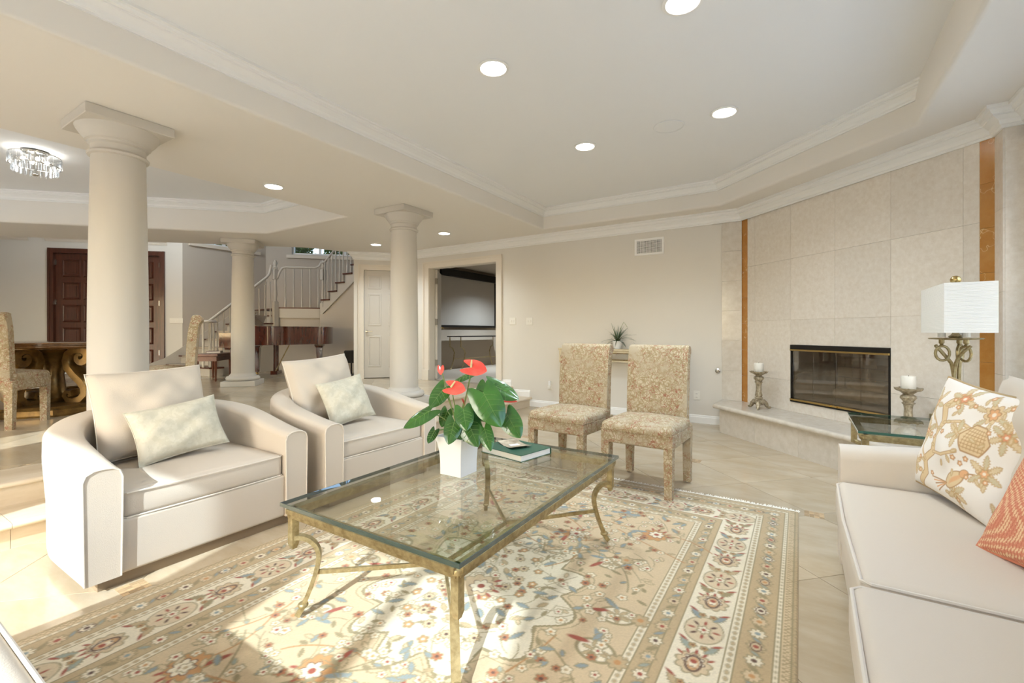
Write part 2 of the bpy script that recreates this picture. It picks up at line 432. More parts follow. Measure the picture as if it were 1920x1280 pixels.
def pillow(w, h, t, n_=26, sag=0.06, seed=1, wr=0.006, sq=0.42):     # knife-edge pillow in the local x-z plane, bottom edge at z=0, thickness along y
    r_ = np.random.default_rng(seed); ph = r_.uniform(0, 6.28, 6); g_ = G()
    def P(u, v_, s_):
        th = t/2*(max(0, 1-u*u)**sq)*(max(0, 1-v_*v_)**sq)
        x = w/2*u*(1 - sag*(1-v_*v_)*abs(u)); z = h/2*v_*(1 - sag*(1-u*u)*abs(v_))
        k = (1-u**4)*(1-v_**4)
        th += k*wr*(sin(5*u+3*v_+ph[0]) + sin(7*v_-4*u+ph[1]) + .6*sin(11*u+ph[2])*sin(9*v_+ph[3]))
        return (x, s_*th, z + h/2)
    N = n_+1
    for s_ in (-1, 1):
        o = len(g_.v)
        g_.v += [P(-1+2*i/n_, -1+2*j/n_, s_) for j in range(N) for i in range(N)]
        for j in range(n_):
            for i in range(n_):
                q = (o+j*N+i, o+j*N+i+1, o+(j+1)*N+i+1, o+(j+1)*N+i)
                g_.f.append(q if s_ < 0 else q[::-1])
    return g_
def pillow_rim(w, h, sag=0.06, n_=40):
    pts = []
    for a, b_, c_, d_ in ((-1, -1, 1, -1), (1, -1, 1, 1), (1, 1, -1, 1), (-1, 1, -1, -1)):
        for k in range(n_//4):
            t_ = k/(n_//4); u = a+(c_-a)*t_; v_ = b_+(d_-b_)*t_
            pts.append((w/2*u*(1-sag*(1-v_*v_)*abs(u)), 0, h/2*v_*(1-sag*(1-u*u)*abs(v_)) + h/2))
    return pts
# ================================================================== THE SETTING
ZR, HS, HC, HD, YB = 0.29, 2.667, 2.96, 3.10, 6.255
R2 = sqrt(0.5)
P0 = (-0.602, 6.255)                                     # start of the 45 degree fireplace wall
def FPT(s, t, z):                                        # along wall, out into the room, up
    return (P0[0] + R2*s - R2*t, P0[1] - R2*s - R2*t, z)
def fp_box(g_, s0, s1, t0, t1, z0, z1):
    vs = [FPT(s, t, z) for z in (z0, z1) for t in (t0, t1) for s in (s0, s1)]
    return g_.add(vs, [(0, 1, 3, 2), (4, 6, 7, 5), (0, 4, 5, 1), (2, 3, 7, 6), (0, 2, 6, 4), (1, 5, 7, 3)])

# ---- lower floor: diagonal stone tiles with mosaic inserts
fl = G().box(-3.62, 1.40, -1.75, YB, -0.12, -0.006)
floor = struct(fl.build('floor', 'grout'), 'polished beige stone floor of the sunken living room', 'floor')
TS = 0.627; GU, GV = 2.535, 2.425
def diag_tiles(parent, cuts, rngx, rngy, z, cond=None):
    i0 = -24
    for i in range(-24, 24):
        for j in range(-24, 24):
            u0 = GU + i*TS; v0 = GV + j*TS; gp = 0.0015
            q = [(u0+gp, v0+gp), (u0+TS-gp, v0+gp), (u0+TS-gp, v0+TS-gp), (u0+gp, v0+TS-gp)]
            poly = [((u-v_)*R2, (u+v_)*R2) for u, v_ in q]
            cxx = sum(p[0] for p in poly)/4; cyy = sum(p[1] for p in poly)/4
            if not (rngx[0]-.6 < cxx < rngx[1]+.6 and rngy[0]-.6 < cyy < rngy[1]+.6): continue
            cc = list(cuts)
            if cond: cc += cond(cxx, cyy)
            for a, b_, c_ in cc:
                if len(poly) > 2: poly = clip(poly, a, b_, c_)
            if area(poly) < 0.004: continue
            lx, ly = poly[0]
            g_ = G().prism([(p[0]-lx, p[1]-ly) for p in poly], -0.006, 0.0)
            o = g_.build('tile', 'stone', parent); o.location = (lx, ly, z)
diag_tiles(floor, [(1, 0, 1.25), (-1, 0, 3.6), (0, 1, YB), (0, -1, 1.6), (1, 1, 5.6)], (-3.6, 1.25), (-1.6, YB), 0)
msq = None
for i in range(-4, 2):
    for j in range(-4, 3):
        u, v_ = GU + i*2*TS, GV + j*2*TS; x, y = (u-v_)*R2, (u+v_)*R2
        if not (-3.45 < x < 1.1 and -1.0 < y < 6.0 and x + y < 4.9): continue
        for a in range(4):
            for b_ in range(4):
                px, py = x + (a-1.5)*0.027, y + (b_-1.5)*0.027
                if -2.52 < px < 0.02 and -0.1 < py < 3.5: continue
                if msq is None:
                    msq = G().box(-.0125, .0125, -.0125, .0125, -0.004, 0.0012).build('mosaic_tile', 'mosaic', floor); msq.location = (px, py, 0)
                else: share(msq, floor, (px, py, 0))

# ---- raised floor, reached by two steps
rf = G().prism([(-4.02, -1.75), (-4.02, YB), (-6.013, YB), (-6.013, 6.78), (-7.1, 7.2), (-11.8, 7.2), (-11.8, 4.63), (-18.1, -1.75)], -0.12, ZR-0.006)
floor2 = struct(rf.build('floor', 'grout'), 'raised stone floor around the columns and dining area', 'floor')
diag_tiles(floor2, [(1, 0, -4.312), (0, -1, 1.6), (-1, 0, 11.7), (-1, 1, 16.43)], (-11.8, -3.95), (-1.6, 7.1), ZR,
           lambda cx_, cy_: [(0, 1, YB)] if cx_ > -6.4 else [(0, 1, 7.1)])
for k, (xr, z0, z1) in enumerate(((-3.6, 0.0, 0.145), (-3.95, 0.145, 0.29))):
    g_ = G().box(-3.96 if k == 0 else -4.25, xr - 0.014, -1.6, YB, z0 - (.1 if k == 0 else 0.0), z1 - 0.034)
    st = struct(g_.build('step', 'grout'), ('lower' if k == 0 else 'upper') + ' stone step with rounded nosing between the two floors', 'step')
    nseg = 7; L = (YB + 1.6)/nseg
    for q in range(nseg):
        ya, yb_ = -1.6 + q*L + .001, -1.6 + (q+1)*L - .001
        G().box(xr-0.014, xr, ya, yb_, z0, z1-0.034).build('riser_slab', 'stone_step', st)
        prof = [(xr-.36, z1-.034), (xr+.02, z1-.034)] + [(xr+.02+.017*sin(t), z1-.017-.017*cos(t)) for t in [pi*a/6 for a in range(1, 6)]] + [(xr+.02, z1), (xr-.36, z1)]
        vs = [(p[0], yy, p[1]) for yy in (ya, yb_) for p in prof]; n_ = len(prof)
        G().add(vs, [tuple(range(n_)), tuple(range(n_, 2*n_))[::-1]] + [(i, n_+i, n_+(i+1) % n_, (i+1) % n_) for i in range(n_)]).build('tread_slab', 'stone_step', st, 35)

# ---- back wall with the wide opening to the screening room
g_ = G()
g_.box(-6.013, -5.72, YB, 6.40, -0.1, 2.70); g_.box(-4.24, -0.45, YB, 6.40, -0.1, 2.70); g_.box(-5.72, -4.24, YB, 6.40, 2.34, 2.70)
g_.prism([(-6.013, 6.40), (-6.013, 6.777), (-5.983, 6.777), (-5.983, 6.40)], -.1, 2.70)
wb = struct(g_.build('wall_back', 'wall'), 'cream painted back wall with the wide doorway and air vent', 'wall')
for i in range(6):                                        # pale marble border on the wall beside the fireplace
    za, zb = 0.32 + i*0.37, 0.32 + (i+1)*0.37
    G().box(-0.825, -0.604, YB-0.014, YB, za+.001, zb-.001).build('marble_tile', 'marble_pale', wb)
# casing of the opening
g_ = G()
for xa, xb in ((-5.86, -5.72), (-4.24, -4.125)):
    g_.box(xa, xb, YB-0.022, YB, ZR, 2.44); 
    xo = xa if xa < -5 else xb-.03
    g_.box(xo, xo+.03, YB-0.036, YB-0.022, ZR, 2.41)
g_.box(-5.72, -4.24, YB-0.022, YB, 2.33, 2.44); g_.box(-5.86, -4.125, YB-0.036, YB-0.022, 2.41, 2.44)
g_.box(-5.73, -5.715, YB, 6.40, ZR, 2.34); g_.box(-4.245, -4.23, YB, 6.40, ZR, 2.34); g_.box(-5.72, -4.24, YB, 6.40, 2.325, 2.34)
g_.bbox(-5.87, -5.71, YB-0.045, YB, ZR, ZR+.19, .004)
struct(g_.build('trim_1', 'trim_cream'), 'cream moulded casing around the wide doorway', 'trim')
# baseboard
def bb(z, h_): return [(0, z), (0.018, z), (0.018, z+h_*.72), (0.011, z+h_*.8), (0.011, z+h_*.92), (0.005, z+h_), (0, z+h_)]
g_ = G().sweep([(-0.80, YB), (-3.6, YB)], bb(0, .105))
g_.sweep([(-3.6, YB), (-3.95, YB)], bb(.145, .105)); g_.sweep([(-3.95, YB), (-4.125, YB)], bb(ZR, .105))
g_.sweep([(-6.013, YB), (-6.013, 6.777)], bb(ZR, .105))
struct(g_.build('baseboard_back', 'trim'), 'white baseboard stepping up along the back wall', 'baseboard')

# ---- 45 degree wall with the white panelled door
DW = Matrix.Translation((-7.1, 5.69, 0)) @ Matrix.Rotation(pi/4, 4, 'Z')     # local x along the wall, -y into the room
g_ = G().box(0, 0.18, 0, .12, 0, 2.70).box(.95, 1.60, 0, .12, 0, 2.70).box(.18, .95, 0, .12, 2.34, 2.70).box(.0, .12, .12, 1.3, 0, 2.70)
wd = struct(g_.xf(DW).build('wall_door', 'wall'), 'angled cream wall holding the white panelled door', 'wall')
g_ = G().box(.08, .18, -.022, 0, ZR, 2.44).box(.95, 1.05, -.022, 0, ZR, 2.44).box(.18, .95, -.022, 0, 2.34, 2.44)
g_.box(.08, .105, -.034, -.022, ZR, 2.415).box(1.025, 1.05, -.034, -.022, ZR, 2.415).box(.08, 1.05, -.034, -.022, 2.415, 2.44).box(.07, .185, -.04, 0, ZR, ZR+.17)
struct(g_.xf(DW).build('trim_2', 'trim_cream'), 'cream casing around the white panelled door', 'trim')
dr = G().box(.183, .947, .012, .05, ZR+.012, 2.337).xf(DW).build('door_1', 'white_paint')
struct(dr, 'white panelled interior door with lever handle behind the column', 'door')
for cx_ in (.375, .755):
    for za, zb in ((1.98, 2.24), (1.28, 1.90), (.50, 1.10)):
        g_ = G().sweep([(cx_-.125, za), (cx_+.125, za), (cx_+.125, zb), (cx_-.125, zb)], [(0, 0), (.012, -.008), (.03, -.008), (.042, .002)], True)
        g_.v = [(p[0], .012 + p[2]*1.0 - .0005, p[1]) for p in g_.v]
        g_.box(cx_-.085, cx_+.085, .006, .012, za+.045, zb-.045)
        g_.xf(DW).build('panel', 'white_paint', dr)
G().lathe([(.026, 0), (.026, .008), (.012, .012), (.012, .045)], 14).xf(DW @ Matrix.Translation((.235, .012, 1.18)) @ Matrix.Rotation(pi/2, 4, 'X')).tube([DW @ Vector((.235, -.035, 1.18)), DW @ Vector((.34, -.04, 1.18))], .009).build('door_handle', 'chrome', dr, 40)

# ---- fireplace wall: large stone tiles, orange marble bands, hearth
g_ = G(); fp_box(g_, -.1, .735, -.25, -.014, 0, 2.70); fp_box(g_, 1.775, 2.60, -.25, -.014, 0, 2.70); fp_box(g_, .735, 1.775, -.25, -.014, 1.034, 2.70); fp_box(g_, .735, 1.775, -.25, -.014, 0, .426)
wf = struct(g_.build('wall_fireplace', 'grout'), 'angled fireplace wall clad in large beige stone tiles', 'wall')
cols = [.095, .215, .735, 1.255, 1.775, 2.295, 2.395]; rows = [.32, .65, 1.30, 1.953, 2.56]
for i in range(len(cols)-1):
    for j in range(len(rows)-1):
        s0, s1, z0, z1 = cols[i]+.0008, cols[i+1]-.0008, rows[j]+.0008, rows[j+1]-.0008
        if i in (2, 3):
            if j == 0: z1 = .426
            if j == 1: z0 = 1.034
        g_ = G(); fp_box(g_, s0, s1, -.014, 0, z0, z1); g_.build('tile', 'marble', wf)
for s0, s1 in ((.0, .095), (2.395, 2.49)):
    for k in range(7):
        g_ = G(); fp_box(g_, s0+.0008, s1-.0008, -.014, .001, .32 + k*.317 + .0008, .32 + (k+1)*.317 - .0008); g_.build('band_tile', 'orange_marble', wf)
# hearth
HX = 1.155
hp = [(-0.80, YB), (-0.80, 5.815), (-0.795, 5.805), (HX, 3.855), (HX, 4.52), (-0.602, YB)]
g_ = G().prism([(-.79, YB), (-.79, 5.83), (HX, 3.885), (HX, 4.49), (-.602, YB)], 0, .272)
he = tag(g_.build('raised_hearth', 'hearth'), 'low beige marble hearth platform running under the fireplace', 'hearth')
L = 1.95*sqrt(2)
for k in range(5):
    s0, s1 = k*L/5 + .001, (k+1)*L/5 - .001
    a, b_ = (-.795 + R2*s0, 5.81 - R2*s0), (-.795 + R2*s1, 5.81 - R2*s1)
    G().prism([a, b_, (b_[0]+.014, b_[1]+.014), (a[0]+.014, a[1]+.014)], 0, .272).build('facing_panel', 'hearth', he)
path = [(HX, 3.855-.03), (-0.75, 5.73), (-0.80, 5.775), (-0.845, 5.83), (-0.85, 5.90), (-0.82, YB)]
pr = [(.03, .272), (-.004, .272)] + [(-.004-.024*sin(t), .296-.024*cos(t)) for t in [pi*a/6 for a in range(1, 6)]] + [(-.004, .32), (.03, .32)]
g_ = G().sweep(path, [(-o, z) for o, z in pr]); g_.prism([(HX, 3.84), (-0.74, 5.735), (-0.795, 5.785), (-0.835, 5.84), (-0.84, 5.90), (-0.81, YB), (-.602, YB), (HX, 4.495)], .273, .3198)
g_.build('hearth_slab', 'hearth', he, 40)

# fireplace insert
fpl = thing('fireplace_insert', 'black framed fireplace with brass rails and folding glass doors', 'fireplace', FPT(1.255, 0, .426))
FI = lambda g_, n_, m_, sm=None, par=None: g_.build(n_, m_, par or fpl, sm, world=True) if par is None else g_.build(n_, m_, par, sm)
s0, s1, z0, z1 = .737, 1.773, .428, 1.032
g_ = G(); fp_box(g_, s0, s1, -.62, -.60, z0, z1); fp_box(g_, s0, s0+.02, -.6, -.03, z0, z1); fp_box(g_, s1-.02, s1, -.6, -.03, z0, z1); fp_box(g_, s0, s1, -.6, -.03, z0, z0+.02); fp_box(g_, s0, s1, -.6, -.03, z1-.02, z1)
FI(g_, 'firebox', 'firebox')
for r_ in range(5):
    for k in range(6):
        g_ = G(); o_ = (r_ % 2)*.085
        a = s0+.025+k*.17-o_; b_ = a+.16
        a = max(a, s0+.022); b_ = min(b_, s1-.022)
        if b_-a < .03: continue
        fp_box(g_, a, b_, -.6, -.59, z0+.04+r_*.11, z0+.14+r_*.11); FI(g_, 'fire_brick', 'firebrick')
for k, (sa, ta, sb, tb, zz) in enumerate(((.95, -.36, 1.55, -.34, .53), (1.0, -.46, 1.6, -.44, .54), (1.05, -.42, 1.45, -.38, .63))):
    FI(G().tube([FPT(sa, ta, zz), FPT((sa+sb)/2, (ta+tb)/2+.01, zz+.012), FPT(sb, tb, zz)], [.05, .056, .048], 10), 'log', 'log', 50)
g_ = G(); fp_box(g_, s0, s1, -.04, .012, z1-.045, z1); fp_box(g_, s0, s0+.014, -.04, .006, z0, z1); fp_box(g_, s1-.014, s1, -.04, .006, z0, z1); fp_box(g_, s0, s1, -.04, .012, z0, z0+.025)
FI(g_, 'frame', 'black_metal')
g_ = G(); fp_box(g_, s0+.01, s1, .008, .024, z1-.062, z1-.045); FI(g_, 'top_rail', 'brass')
g_ = G(); fp_box(g_, s0+.01, s1, .008, .026, z0+.018, z0+.036); FI(g_, 'bottom_rail', 'brass')
for k in range(4):
    a = s0+.016 + k*.2515; g_ = G(); fp_box(g_, a+.002, a+.248, -.012, -.006, z0+.036, z1-.062); po = FI(g_, 'glass_door', 'glass_fire')
    if k in (1, 2):
        g_ = G(); ss = a+(.2 if k == 1 else .02); fp_box(g_, ss, ss+.03, .026, .04, z0+.02, z0+.034); FI(g_, 'door_pull', 'brass')

# ---- right-hand wall: marble pilaster, then tall window
g_ = G().box(1.159, 1.45, 4.33, 4.52, 0, 2.70)
wp = struct(g_.build('wall_pilaster', 'marble'), 'narrow marble pilaster where the fireplace wall meets the window', 'wall')
for k in range(4): G().box(1.149, 1.159, 4.335, 4.488, .32+k*.56+.001, .32+(k+1)*.56-.001).build('tile', 'marble', wp)
g_ = G().box(1.25, 1.45, -1.75, 0.0, 0, 2.70).box(1.25, 1.45, 0, 4.33, 2.45, 2.70).box(1.25, 1.45, 0, 4.33, -.1, .06).box(1.25, 1.45, 4.20, 4.33, 0, 2.70)
struct(g_.build('wall_right', 'wall'), 'side wall around the tall window behind the sofa', 'wall')
def window(name, label, T, wd_, z0, z1, nx, fr=.05, mid=None, mt='trim'):     # local x along, y through
    wo = G(); wo.box(0, fr, -.03, .05, z0, z1).box(wd_-fr, wd_, -.03, .05, z0, z1).box(fr, wd_-fr, -.03, .05, z0, z0+fr).box(fr, wd_-fr, -.03, .05, z1-fr, z1)
    o = struct(wo.xf(T).build(name, mt), label, 'window')
    pw = (wd_-2*fr)/nx
    for k in range(1, nx): G().box(fr+k*pw-.03, fr+k*pw+.03, -.02, .04, z0+fr, z1-fr).xf(T).build('mullion', mt, o)
    for k in range(nx):
        a = fr+k*pw+(.03 if k else 0); b_ = fr+(k+1)*pw-(.03 if k < nx-1 else 0)
        G().box(a, b_, .006, .012, z0+fr, z1-fr).xf(T).build('pane', 'glass_clear', o)
    return o
def portal(T, x0, x1, z0, z1):
    li = bpy.data.lights.new('window_portal', 'AREA'); li.shape = 'RECTANGLE'; li.size = x1-x0; li.size_y = z1-z0; li.cycles.is_portal = True
    o = bpy.data.objects.new('window_portal', li); C.objects.link(o); tag(o, kind='helper')
    # local y+ of the window points out of doors, so light travels along -y
    o.matrix_world = T @ Matrix.Translation(((x0+x1)/2, .1, (z0+z1)/2)) @ Matrix.Rotation(pi/2, 4, 'X') @ Matrix.Rotation(pi, 4, 'X')
    if (o.matrix_world.to_3x3() @ Vector((0, 0, -1))).dot((T.to_3x3() @ Vector((0, -1, 0)))) < 0:
        o.matrix_world = T @ Matrix.Translation(((x0+x1)/2, .1, (z0+z1)/2)) @ Matrix.Rotation(pi/2, 4, 'X')
TW1 = Matrix.Translation((1.33, 4.20, 0)) @ Matrix.Rotation(-pi/2, 4, 'Z')
window('window_1', 'tall white framed window behind the sofa', TW1, 4.2, .06, 2.45, 4); portal(TW1, 0, 4.2, .06, 2.45)

# ---- wall behind the camera with garden doors (daylight and the sun patches come through it)
openings = [(-1.14, 0.14, 0.0, 2), (-3.1, -1.66, 0.0, 1), (-4.85, -4.2, ZR, 1), (-10.8, -5.3, ZR, 4)]  # last opening is unseen, made wide to brighten the dining area
g_ = G(); xs = [1.45] + [v_ for o_ in openings for v_ in (o_[1], o_[0])] + [-18.3]
for k in range(0, len(xs), 2): g_.box(xs[k+1], xs[k], -1.80, -1.6, -.1, 2.70)
for xa, xb, zf, nx in openings: g_.box(xa, xb, -1.80, -1.6, 2.36, 2.70)
g_.box(.14, 6.0, -1.82, -1.6, 2.70, 6.0).box(1.45, 6.0, -1.82, -1.6, -.1, 2.70)  # unseen outdoor wing, added to keep sun out of the side window
struct(g_.build('wall_front', 'wall'), 'garden-side wall pierced by tall glazed doors, with an added sun-blocking wing', 'wall')
for k, (xa, xb, zf, nx) in enumerate(openings):
    T = Matrix.Translation((xb, -1.68, 0)) @ Matrix.Rotation(pi, 4, 'Z')
    window('window_%d' % (k+2), ['garden door glazing nearest the sofa', 'garden door glazing beside the steps', 'dining area window wall', 'far dining area window added for soft daylight'][k], T, xb-xa, zf+.02, 2.36, nx)
    portal(T, 0, xb-xa, zf+.02, 2.36)

struct(G().box(-12.5, -5.0, -5.4, -1.8, 2.50, 2.62).build('sunblock_roof', 'stucco_out'), 'added unseen roof keeping sun off the dining windows', 'roof')  # unseen roof added outdoors to block direct sun from the dining windows
for k_, x_ in enumerate((-12.2, -8.7, -5.3)): struct(G().box(x_-.1, x_+.1, -5.3, -5.1, -.02, 2.50).build('sunblock_post', 'stucco_out'), ['left', 'middle', 'right'][k_] + ' post of the added sun-blocking roof', 'post')  # posts carrying the added sun-blocking roof
# ---- ceilings: flat soffit with two recessed trays
tray = [(-3.185, -1.25), (-3.185, 5.92), (-.82, 5.92), (.71, 4.39), (.71, -1.25)][::-1]
dtray = [(-5.0, -1.25), (-5.0, 3.9), (-6.9, 3.9), (-12.05, -1.25)][::-1]
outer = [(1.5, -1.8), (1.5, 4.6), (-.3, 6.4), (-6.0, 6.4), (-6.0, 6.9), (-7.15, 5.70), (-7.42, 4.93), (-14.15, -1.8)]
def off_poly(poly, o_):
    N = len(poly); out = []
    for i in range(N):
        a = Vector(poly[i]) - Vector(poly[i-1]); b_ = Vector(poly[(i+1) % N]) - Vector(poly[i])
        na = Vector((-a.y, a.x)).normalized(); nb = Vector((-b_.y, b_.x)).normalized(); m_ = (na+nb).normalized(); m_ = m_/m_.dot(na)
        out.append((poly[i][0]+m_.x*o_, poly[i][1]+m_.y*o_))
    return out
def ccw(poly):
    A = sum(poly[i][0]*poly[(i+1) % len(poly)][1] - poly[(i+1) % len(poly)][0]*poly[i][1] for i in range(len(poly)))
    return poly if A > 0 else poly[::-1]
tray, dtray = ccw(tray), ccw(dtray)                      # travelling counter-clockwise the left side is inside the tray
RB = .03
sof = fill([outer, off_poly(tray, -RB), off_poly(dtray, -RB)], HS, 'ceiling', 'soffit')
struct(sof, 'cream lowered soffit running around the ceiling recesses', 'ceiling')
def tray_parts(poly, hc, crown_z, nm1, nm2, lab, run=None):
    cv = [(-RB + RB*sin(t), HS + RB - RB*cos(t)) for t in [pi/2*a/5 for a in range(6)]]
    g_ = G().sweep(poly, cv + [(0, hc)], True); struct(g_.build(nm1, 'soffit', None, 50), 'cream fascia band of the ' + lab, 'trim')
    hh = hc - crown_z
    cr = [(0, 0), (.014, 0), (.014, .10), (.026, .16), (.034, .34), (.062, .56), (.072, .58), (.072, .66), (.088, .70), (.094, .82), (.112, .84), (.112, 1.0)]
    g_ = G().sweep(run or poly, [(o_, crown_z + q*hh) for o_, q in cr], run is None); struct(g_.build(nm2, 'trim'), 'white stepped crown moulding inside the ' + lab, 'trim')
    return fill([poly], hc, 'ceiling', 'ceiling')
struct(tray_parts(tray, HC, 2.852, 'trim_3', 'trim_4', 'living room ceiling recess', [(.85, 4.25), (-.82, 5.92), (-3.185, 5.92), (-3.185, -1.25)]), 'smooth pale grey recessed living room ceiling', 'ceiling')
struct(tray_parts(dtray, HD, 2.98, 'trim_5', 'trim_6', 'dining ceiling recess'), 'smooth pale grey recessed dining ceiling', 'ceiling')
# crown along the walls
cp = [(1.25, -1.6), (1.25, 4.33), (1.149, 4.33), (1.149, 4.505), (-.598, 6.252), (-.602, 6.237), (-.93, 6.237), (-.93, YB), (-6.013, YB), (-6.013, 6.777), (-7.1, 5.69), (-7.18, 5.77)]
cp[4:6] = [(-.606, 6.239)]
wcr = [(0, 2.53), (.012, 2.53), (.012, 2.547), (.022, 2.552), (.030, 2.578), (.058, 2.602), (.066, 2.604), (.066, 2.614), (.08, 2.622), (.086, 2.64), (.105, 2.644), (.105, 2.667)]
struct(G().sweep(cp, wcr).build('trim_7', 'trim'), 'white crown moulding along the top of the walls', 'trim')

# ---- foyer beyond: tall walls, front door, windows
FZ = 5.6
g_ = G().prism([(-14.15, -1.8), (-7.42, 4.93), (-7.15, 5.70), (-7.0, 5.72), (-7.27, 4.85), (-14.05, -1.95)], HS+.012, FZ)
struct(g_.build('wall_gallery', 'wall_foyer'), 'upper foyer wall above the soffit', 'wall')
DF = Matrix.Translation((-11.7, 4.73, 0)) @ Matrix.Rotation(pi/4, 4, 'Z')      # front-door wall: local x grows to the right, -y into the room
g_ = G().box(-9.1, -2.5, 0, .2, 0, FZ).box(-.34, 0, 0, .2, 0, FZ).box(-2.5, -.34, 0, .2, 2.95, FZ)
we = struct(g_.xf(DF).build('wall_entry', 'wall'), 'cream entry wall around the dark front doors', 'wall')
g_ = G().box(-2.5, -2.4, -.03, .12, ZR, 2.95).box(-.44, -.34, -.03, .12, ZR, 2.95).box(-2.4, -.44, -.03, .12, 2.85, 2.95).box(-2.5, -2.46, -.045, -.03, ZR, 2.95).box(-.38, -.34, -.045, -.03, ZR, 2.95)
struct(g_.xf(DF).build('trim_8', 'door_wood'), 'dark wooden frame of the front doors', 'trim')
for k, x0 in enumerate((-2.398, -1.419)):
    wl_ = .975
    d_ = struct(G().box(x0, x0+wl_, .03, .08, ZR+.01, 2.848).xf(DF).build('door_%d' % (k+2), 'door_wood'),
                'dark panelled front door leaf ' + ('left of the big column' if k == 0 else 'right of the big column'), 'door')
    for c_ in range(2):
        for r_ in range(5):
            a = x0+.13+c_*.38; b_ = a+.33; za = ZR+.12+r_*.485; zb = za+.37
            g_ = G().sweep([(a, za), (b_, za), (b_, zb), (a, zb)], [(0, 0), (.015, -.02), (.035, -.012), (.045, .006)], True)
            g_.v = [(p[0], .03 + p[2] - .001, p[1]) for p in g_.v]; g_.box(a+.075, b_-.075, .018, .03, za+.075, zb-.075)
            g_.xf(DF).build('panel', 'door_wood', d_)
    for zz in (.65, 1.75, 2.6):
        hx = x0+.012 if k == 0 else x0+wl_-.012
        G().box(hx-.012, hx+.012, .015, .03, zz, zz+.11).xf(DF).build('hinge', 'chrome', d_)
g_ = G()
for xa, xb in ((-9.0, -2.85), (-2.55, -.3)):
    q = [(o_, z+.56) for o_, z in wcr]
    s_ = G().sweep([(xb, 0), (xa, 0)], q); g_.add(s_.v, s_.f)
struct(g_.xf(DF).build('trim_9', 'trim_cream'), 'cream crown pieces above the front doors', 'trim')
struct(G().sweep([(-2.5, 0), (-9, 0)], bb(ZR, .13)).sweep([(0, 0), (-.34, 0)], bb(ZR, .13)).xf(DF).build('baseboard_entry', 'trim'), 'white baseboard of the entry wall', 'baseboard')
# stair wall parallel to the depth axis, with high window
XS = -11.7; YC = 6.62
g_ = G().box(XS-.2, XS, 4.73, YC+.1, 0, 3.2).box(XS-.2, XS, 4.73, 4.95, 3.2, FZ).box(XS-.2, XS, 6.35, YC+.1, 3.2, FZ).box(XS-.2, XS, 4.95, 6.35, 4.7, FZ)
struct(g_.build('wall_stair', 'wall_foyer'), 'taupe stair wall under the high window', 'wall')
TW6 = Matrix.Translation((XS-.1, 4.95, 0)) @ Matrix.Rotation(pi/2, 4, 'Z')
window('window_6', 'high stair window left of the middle column', TW6, 1.4, 3.2, 4.7, 2)
portal(TW6, 0, 1.4, 3.2, 4.7)
DS = Matrix.Translation((XS, YC, 0)) @ Matrix.Rotation(pi/4, 4, 'Z')
g_ = G().box(-.1, 4.6, 0, .2, 0, 3.2).box(-.1, .62, 0, .2, 3.2, FZ).box(2.6, 4.6, 0, .2, 3.2, FZ).box(.62, 2.6, 0, .2, 4.7, FZ)
struct(g_.xf(DS).build('wall_landing', 'wall_foyer'), 'taupe wall behind the stair landing', 'wall')
TW7 = DS @ Matrix.Translation((.62, .1, 0))
window('window_7', 'high window above the stair landing', TW7, 1.98, 3.2, 4.7, 3); portal(TW7, 0, 1.98, 3.2, 4.7)
struct(G().box(XS, XS+.06, 4.85, 6.45, 3.13, 3.2).build('trim_10', 'trim_cream'), 'cream ledge under the high stair window', 'trim')
struct(G().box(.5, 2.75, -.06, 0, 3.1, 3.18).xf(DS).build('trim_11', 'trim_cream'), 'cream ledge under the landing window', 'trim')
# closing walls of the foyer and its ceiling
g_ = G().prism([(-12.85, -.65), (-14.96, 1.47), (-15.1, 1.33), (-12.99, -.79)], 0, FZ)
struct(g_.build('wall_foyer_side', 'wall_foyer'), 'side wall closing the foyer', 'wall')
g_ = G().box(-8.6, -7.16, 9.6, 9.8, 0, FZ).prism([(-8.45, 9.8), (-8.5, 9.6), (-9.0, 9.6), (-9.0, 9.8)], 0, FZ)
struct(g_.build('wall_upper_stair', 'wall_foyer'), 'taupe wall beyond the upper stairs', 'wall')
g_ = G().prism([(-15.3, 1.0), (-12.8, -1.0), (-5.8, 5.6), (-5.8, 7.0), (-7.0, 7.0), (-7.0, 9.9), (-9.2, 9.9), (-12.0, 6.9), (-12.0, 4.6)], FZ, FZ+.1)
struct(g_.build('ceiling', 'ceiling'), 'high foyer ceiling', 'ceiling')

# ---- screening room behind the doorway
g_ = G().box(-7.15, -7.0, 6.2, 11.3, 0, FZ).box(-7.0, -2.85, 11.15, 11.3, 0, 2.9).box(-3.0, -2.85, 6.4, 11.15, 0, 2.9).prism([(-7.0, 5.98), (-7.0, 6.2), (-5.99, 7.2), (-5.99, 6.99)], 2.71, FZ)
struct(g_.build('wall_theatre', 'theatre_wall'), 'taupe walls of the screening room behind the doorway', 'wall')
struct(G().box(-7.0, -3.0, 6.4, 11.15, .1, ZR-.001).build('floor', 'carpet'), 'pale carpet of the screening room', 'floor')
struct(G().box(-7.0, -2.9, 6.2, 11.2, 2.72, 2.9).build('ceiling', 'theatre_wall'), 'ceiling of the screening room', 'ceiling')

